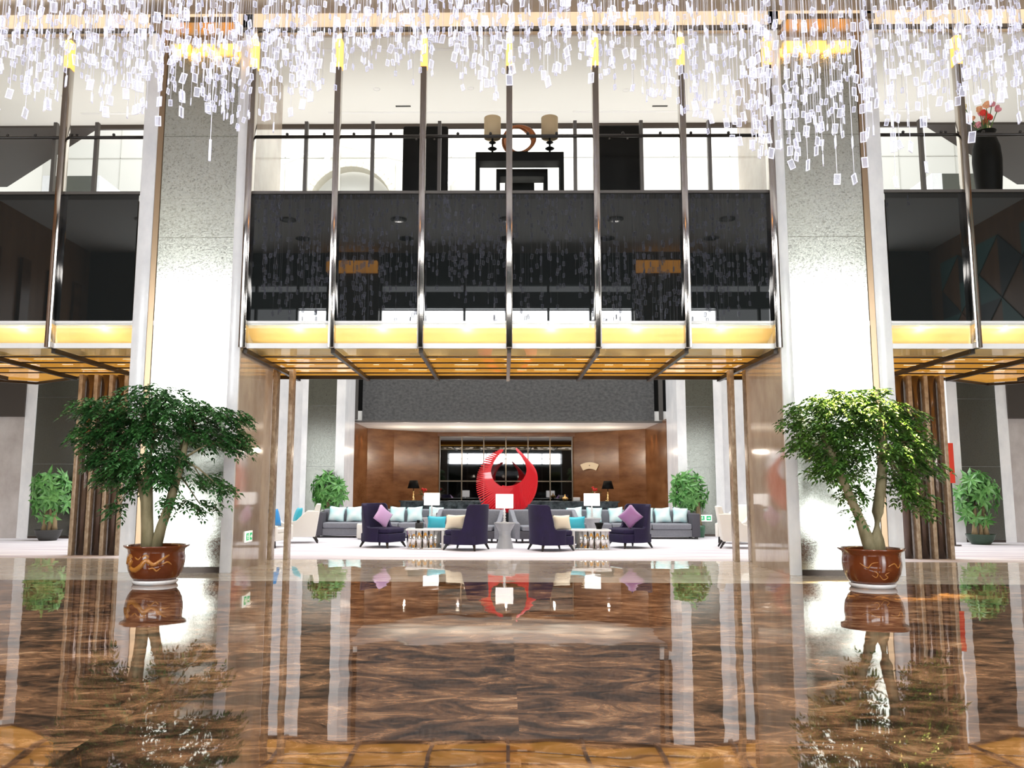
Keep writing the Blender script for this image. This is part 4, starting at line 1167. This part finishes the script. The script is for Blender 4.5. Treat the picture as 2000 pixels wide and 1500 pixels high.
def blades(t0, t1, n, th, twist, dep, ext=0.0):
    b = MB()
    for i in range(n):
        t = t0 + (t1 - t0) * (i + 0.5) / n
        pi_, po = cr(t)
        k = (1 - abs(2 * t - 1))
        d = (po - pi_).normalized(); po = po + d * ext * k; tg = V((-d.z, 0, d.x))
        w = dep * (0.25 + 0.75 * k)
        ax = (V((0, 1, 0)) * math.cos(twist) + tg * math.sin(twist)).normalized()
        nn = d.cross(ax).normalized()
        vs = []
        for p, s, tk in ((pi_, 0.85, 2.6 if ext else 1.0), (po, 0.4, 1.0)):
            for e, f in ((-1, -1), (1, -1), (1, 1), (-1, 1)):
                vs.append(p + ax * (w * s * e) + nn * (th * tk / 2 * f))
        b.add(vs, [(0, 3, 2, 1), (4, 5, 6, 7), (0, 1, 5, 4), (1, 2, 6, 5), (2, 3, 7, 6), (3, 0, 4, 7)])
    return b
blades(0.0, 0.50, 34, 0.027, R(2), 0.09, 0.09).build('fanned_blades', 'red', rd)
blades(0.42, 1.0, 64, 0.020, R(60), 0.16).build('overlapping_blades', 'red', rd)

# ------------------------------------------------------------------ bar counter and what stands on it
bc = thing('bar_counter', 'dark green marble bar counter before the brown wall', 'counter', (0.1, 29.0, 0))
MB().box(-3.75, 3.75, -0.28, 0.32, 0, 0.90).build('front', 'green_marble', bc)
MB().box(-3.80, 3.80, -0.33, 0.35, 0.90, 0.945).build('worktop', 'green_marble', bc, bevel=0.006)
bl = thing('table_lamp', 'black cone shade lamp at the left end of the bar counter', 'table lamp', (-3.24, 29.0, 0.945), 0, 'black lamps on the bar counter')
MB().lathe([(0.0, 0), (0.10, 0), (0.10, 0.02), (0.04, 0.04), (0.075, 0.10), (0.04, 0.16), (0.06, 0.21), (0.03, 0.26), (0.045, 0.30), (0.015, 0.34), (0.015, 0.46)], (0, 0, 0), 18).build('stem', 'gold', bl, smooth=True)
MB().lathe([(0.215, 0.42), (0.135, 0.70), (0.125, 0.70), (0.205, 0.42), (0.215, 0.42)], (0, 0, 0), 28).build('lamp_shade', 'black', bl, smooth=True)
dup(bl, (3.54, 29.0, 0.945), 0, 'black cone shade lamp at the right end of the bar counter')
def flowers(loc, seed, label):
    rg = random.Random(seed)
    t = thing('flower_vase', label, 'flower vase', loc, 0, 'red flowers on the bar counter')
    MB().lathe([(0.0, 0), (0.05, 0), (0.075, 0.07), (0.05, 0.14), (0.06, 0.17), (0.05, 0.17)], (0, 0, 0), 16).build('vase', 'white_ceramic', t, smooth=True)
    lf = MB()
    for i in range(26):
        a = rg.uniform(0, 6.28)
        d = V((math.cos(a), math.sin(a), rg.uniform(0.1, 0.9)))
        p = V((0, 0, 0.17)) + d * rg.uniform(0.02, 0.16)
        leaf(lf, p, d + V((0, 0, -0.2)), V((0, 0, 1)), 0.16, 0.06)
    lf.build('leaves', 'leaf_mid', t)
    for i in range(3):
        c = V((rg.uniform(-.07, .07), rg.uniform(-.06, .06), rg.uniform(0.36, 0.46)))
        bb = MB()
        for k in range(8):
            q = V((rg.gauss(0, 1), rg.gauss(0, 1), rg.gauss(0, 1))).normalized() * 0.03
            bb.ball(c + q, 0.035, None, 7, 5)
        bb.tube([(0, 0, 0.15), c], 0.006, 5)
        bb.build('bloom', 'petal_red', t, smooth=True)
flowers((-2.86, 29.0, 0.945), 4, 'red flowers with green leaves beside the left bar lamp')
flowers((3.08, 29.0, 0.945), 5, 'red flowers with green leaves beside the right bar lamp')
tag(MB().lathe([(0, 0), (0.05, 0), (0.10, 0.05), (0.12, 0.09), (0.09, 0.13), (0.03, 0.15), (0.02, 0.22), (0, 0.23)], (0, 0, 0), 18).build('lidded_pot', 'gold', smooth=True), 'small gold lidded pot on the bar counter before the dark window', 'pot').location = (2.05, 29.0, 0.945)
tag(MB().box(-0.12, 0.12, -0.05, 0.05, 0, 0.13).build('card_stand', 'white_ceramic', bevel=0.01), 'small white stand on the bar counter left of the right white lamp', 'stand').location = (2.45, 29.0, 0.945)

# bar ceiling spots
for i, (x, y) in enumerate(((-3.13, 28.32), (-2.55, 28.35), (-1.37, 28.42), (-0.77, 28.45), (0.87, 28.55), (1.42, 28.35), (2.7, 28.42), (3.3, 28.45))):
    w = ['first', 'second', 'third', 'fourth', 'fifth', 'sixth', 'seventh', 'eighth'][i]
    downlight(x, y, 3.57, f'{w} small downlight from the left along the bar soffit edge', 'downlights in the bar soffit', 0.045)
for i, x in enumerate((-1.69, -0.46, 0.59, 1.64)):
    w = ['first', 'second', 'third', 'fourth'][i]
    downlight(x, 32.2, 3.57, f'{w} warm downlight from the left above the dark bar window', 'downlights above the bar window', 0.05)

# fan plaque
b = MB(); n = 14; inner, outer = [], []
for i in range(n + 1):
    a = R(62) + R(56) * i / n
    outer.append((0.80 * math.cos(a), 0.80 * math.sin(a))); inner.append((0.55 * math.cos(a), 0.55 * math.sin(a)))
vs = [(x, y, z) for y in (-0.02, 0.02) for x, z in outer + inner]
k = 2 * (n + 1); fs = []
for i in range(n):
    fs += [(i, i + 1, n + 2 + i, n + 1 + i), (k + i, k + n + 1 + i, k + n + 2 + i, k + i + 1), (i, k + i, k + i + 1, i + 1), (n + 1 + i, n + 2 + i, k + n + 2 + i, k + n + 1 + i)]
fs += [(0, n + 1, k + n + 1, k), (n, k + n, k + 2 * n + 1, 2 * n + 1)]
fp = thing('fan_plaque', 'cream fan shaped plaque on the brown wall right of the window', 'wall plaque', (3.22, 31.92, 1.58), R(-24))
b.add(vs, fs).build('plate', 'plaque', fp, fix=True)
MB().ball((0, -0.02, 0.68), 0.02, None, 8, 6).build('stud', 'dark_bronze', fp, smooth=True)

# ------------------------------------------------------------------ exit signs
def exit_sign(loc, rz, label):
    t = thing('exit_sign', label, 'exit sign', loc, rz, 'green exit signs')
    MB().box(-0.19, 0.19, -0.025, 0, -0.095, 0.095).build('plate', 'sign_white', t, bevel=0.004)
    for sx, kind in ((-1, 'man'), (1, 'arrow')):
        g = MB().box(sx * 0.095 - 0.066, sx * 0.095 + 0.066, -0.028, -0.025, -0.062, 0.062).build('green_field', 'sign_green', t)
        b = MB(); y0, y1 = -0.031, -0.028
        c = sx * 0.095
        def pl(pts):
            nn = len(pts)
            b.add([(c + x, y0, z) for x, z in pts] + [(c + x, y1, z) for x, z in pts], [tuple(range(nn)), tuple(range(nn, 2 * nn))[::-1]] + [(i, (i + 1) % nn, nn + (i + 1) % nn, nn + i) for i in range(nn)])
        if kind == 'arrow':
            pl([(-0.045, -0.010), (0.008, -0.010), (0.008, 0.010), (-0.045, 0.010)])
            pl([(0.004, -0.036), (0.048, 0.0), (0.004, 0.036)])
        else:
            pl([(-0.004, 0.030), (0.016, 0.030), (0.016, 0.050), (-0.004, 0.050)])
            pl([(-0.014, -0.012), (0.006, -0.016), (0.014, 0.026), (-0.010, 0.026)])
            pl([(-0.008, -0.016), (0.004, -0.016), (-0.030, -0.050), (-0.044, -0.050)])
            pl([(-0.004, -0.012), (0.008, -0.014), (0.036, -0.034), (0.024, -0.044)])
            pl([(0.012, 0.024), (0.040, 0.006), (0.034, -0.002), (0.008, 0.014)])
            pl([(-0.010, 0.024), (-0.036, 0.012), (-0.032, 0.004), (-0.008, 0.014)])
        b.build('pictogram', 'sign_white', g)
exit_sign((5.84, 24.62, 0.53), 0, 'green and white exit sign low on the right lounge pillar')
exit_sign((-4.56, 14.55, 0.54), R(90), 'green and white exit sign low on the left marble passage wall')

# ------------------------------------------------------------------ light
def area(name, loc, rot, sx, sy, p, col=(1, 1, 1), spread=None):
    l = bpy.data.lights.new(name, 'AREA'); l.shape = 'RECTANGLE'; l.size = sx; l.size_y = sy; l.energy = p; l.color = col
    if spread: l.spread = spread
    o = bpy.data.objects.new(name, l); COL.objects.link(o); o.location = loc; o.rotation_euler = rot
    return o
def spot(name, loc, tgt, p, col, ang, blend=0.6, rad=0.05):
    l = bpy.data.lights.new(name, 'SPOT'); l.energy = p; l.color = col; l.spot_size = R(ang); l.spot_blend = blend; l.shadow_soft_size = rad
    o = bpy.data.objects.new(name, l); COL.objects.link(o); o.location = loc
    o.rotation_euler = (V(tgt) - V(loc)).to_track_quat('-Z', 'Y').to_euler()
    return o
def point(name, loc, p, col, rad=0.03):
    l = bpy.data.lights.new(name, 'POINT'); l.energy = p; l.color = col; l.shadow_soft_size = rad
    o = bpy.data.objects.new(name, l); COL.objects.link(o); o.location = loc
    return o
# skylight over the atrium
area('skylight', (0, 22.6, 16.8), (0, 0, 0), 24, 8, 3300, (1, 0.99, 0.97))
# daylight through the entrance glazing behind the viewer
for sx in (-1, 1):
    area('entrance_daylight', (sx * 11.3, -1.75, 4.3), (R(90), 0, 0), 3.7, 8.4, 700, (0.97, 0.99, 1.0))
area('entrance_daylight', (0, -1.75, 3.7), (R(90), 0, 0), 15, 0.8, 700, (0.97, 0.99, 1.0))
area('entrance_daylight', (0, -1.75, 7.4), (R(90), 0, 0), 15, 0.66, 900, (0.97, 0.99, 1.0))
# chandelier lamps in the ceiling plate
for x in (-8, -4.8, -1.6, 1.6, 4.8, 8):
    for y in (6.6, 9.6):
        spot('chandelier_lamp', (x, y, ZH - 0.13), (x, y, 0), 400, (0.98, 0.97, 1.0), 88, 0.6, 0.04)
# warm lamps over the pillars and under the ledge of the bridge
for sx in (-1, 1):
    for dx in (-0.38, 0.0, 0.38):
        spot('pillar_lamp', (sx * 5.4 + dx, D - 0.42, 9.29), (sx * 5.4 + dx, D + 0.05, 8.85), 9, (1, 0.46, 0.05), 80, 1.0)
for x in (-8.5, -7.06, -3.66, -2.2, -0.73, 0.73, 2.2, 3.66, 7.06, 8.5, -10.0, 10.0):
    point('ledge_lamp', (x, D + 0.30, ZG - 0.16), 3.4, (1, 0.84, 0.5), 0.03)
for x0, x1 in ((-12.2, -6.5), (-4.5, 4.5), (6.5, 12.2)):
    for k in range(2):
        area('soffit_fill', ((x0 + x1) / 2, D + 0.2 + k * 0.36, ZS + 0.07), (R(180), 0, 0), x1 - x0, 0.04, (1.3 if k else 1.7) * (x1 - x0), (1, 0.84, 0.52))  # unseen strips added to brighten the gold slope
area('band_fill', (0, D - 0.5, ZH - 0.02), (R(60), 0, 0), 26, 0.06, 60, (1, 0.88, 0.72))  # added wash that lifts the beige band
# a warm ceiling spot falls on the right tree
spot('tree_spot', (5.25, 12.95, 9.6), (5.15, 12.15, 2.5), 22000, (1, 0.76, 0.30), 15, 0.7)
# wall washers on the brown bar walls
for x, y in ((-4.9, 28.1), (-4.9, 29.0), (4.9, 28.1), (4.9, 29.0)):
    spot('bar_washer', (x * 1.0, y, 3.5), (x * 1.03, y, 2.0), 30, (1, 0.55, 0.25), 60, 0.7)
for x in (-3.6, -1.7, 0, 1.7, 3.6):
    point('bar_lamp', (x, 29.7, 2.7), 34, (1, 0.85, 0.68))
area('bridge_ceiling_fill', (0, 16.2, 6.6), (R(180), 0, 0), 22, 1.2, 190, (1, 0.97, 0.92))  # added uplight to whiten the bridge ceiling

w = bpy.data.worlds.new('sky'); sc.world = w; w.use_nodes = True
bg = w.node_tree.nodes['Background']
bg.inputs['Color'].default_value = (0.93, 0.97, 1.0, 1)
bg.inputs['Strength'].default_value = 1.15

# ------------------------------------------------------------------ camera
cam = bpy.data.cameras.new('camera')
co = bpy.data.objects.new('camera', cam); COL.objects.link(co)
F = 1608.97
cam.sensor_fit = 'HORIZONTAL'; cam.sensor_width = 36; cam.lens = 36 * F / 2000
cam.shift_x = (1000 - 958.63) / 2000
cam.clip_start = 0.05; cam.clip_end = 300
pitch, yaw, roll = 0.1251, 0.0157, -0.0032
co.location = (-0.0923, 0, 1.4)
co.rotation_euler = (Matrix.Rotation(yaw, 3, 'Z') @ Matrix.Rotation(math.pi / 2 + pitch, 3, 'X') @ Matrix.Rotation(-roll, 3, 'Z')).to_euler()
sc.camera = co

sc.view_settings.view_transform = 'Standard'
sc.view_settings.look = 'None'
sc.view_settings.gamma = 1
sc.view_settings.use_curve_mapping = False
sc.view_settings.exposure = 0.2
sc.cycles.transparent_max_bounces = 40
sc.cycles.max_bounces = 9
sc.cycles.diffuse_bounces = 4
sc.cycles.glossy_bounces = 5
sc.cycles.sample_clamp_indirect = 8
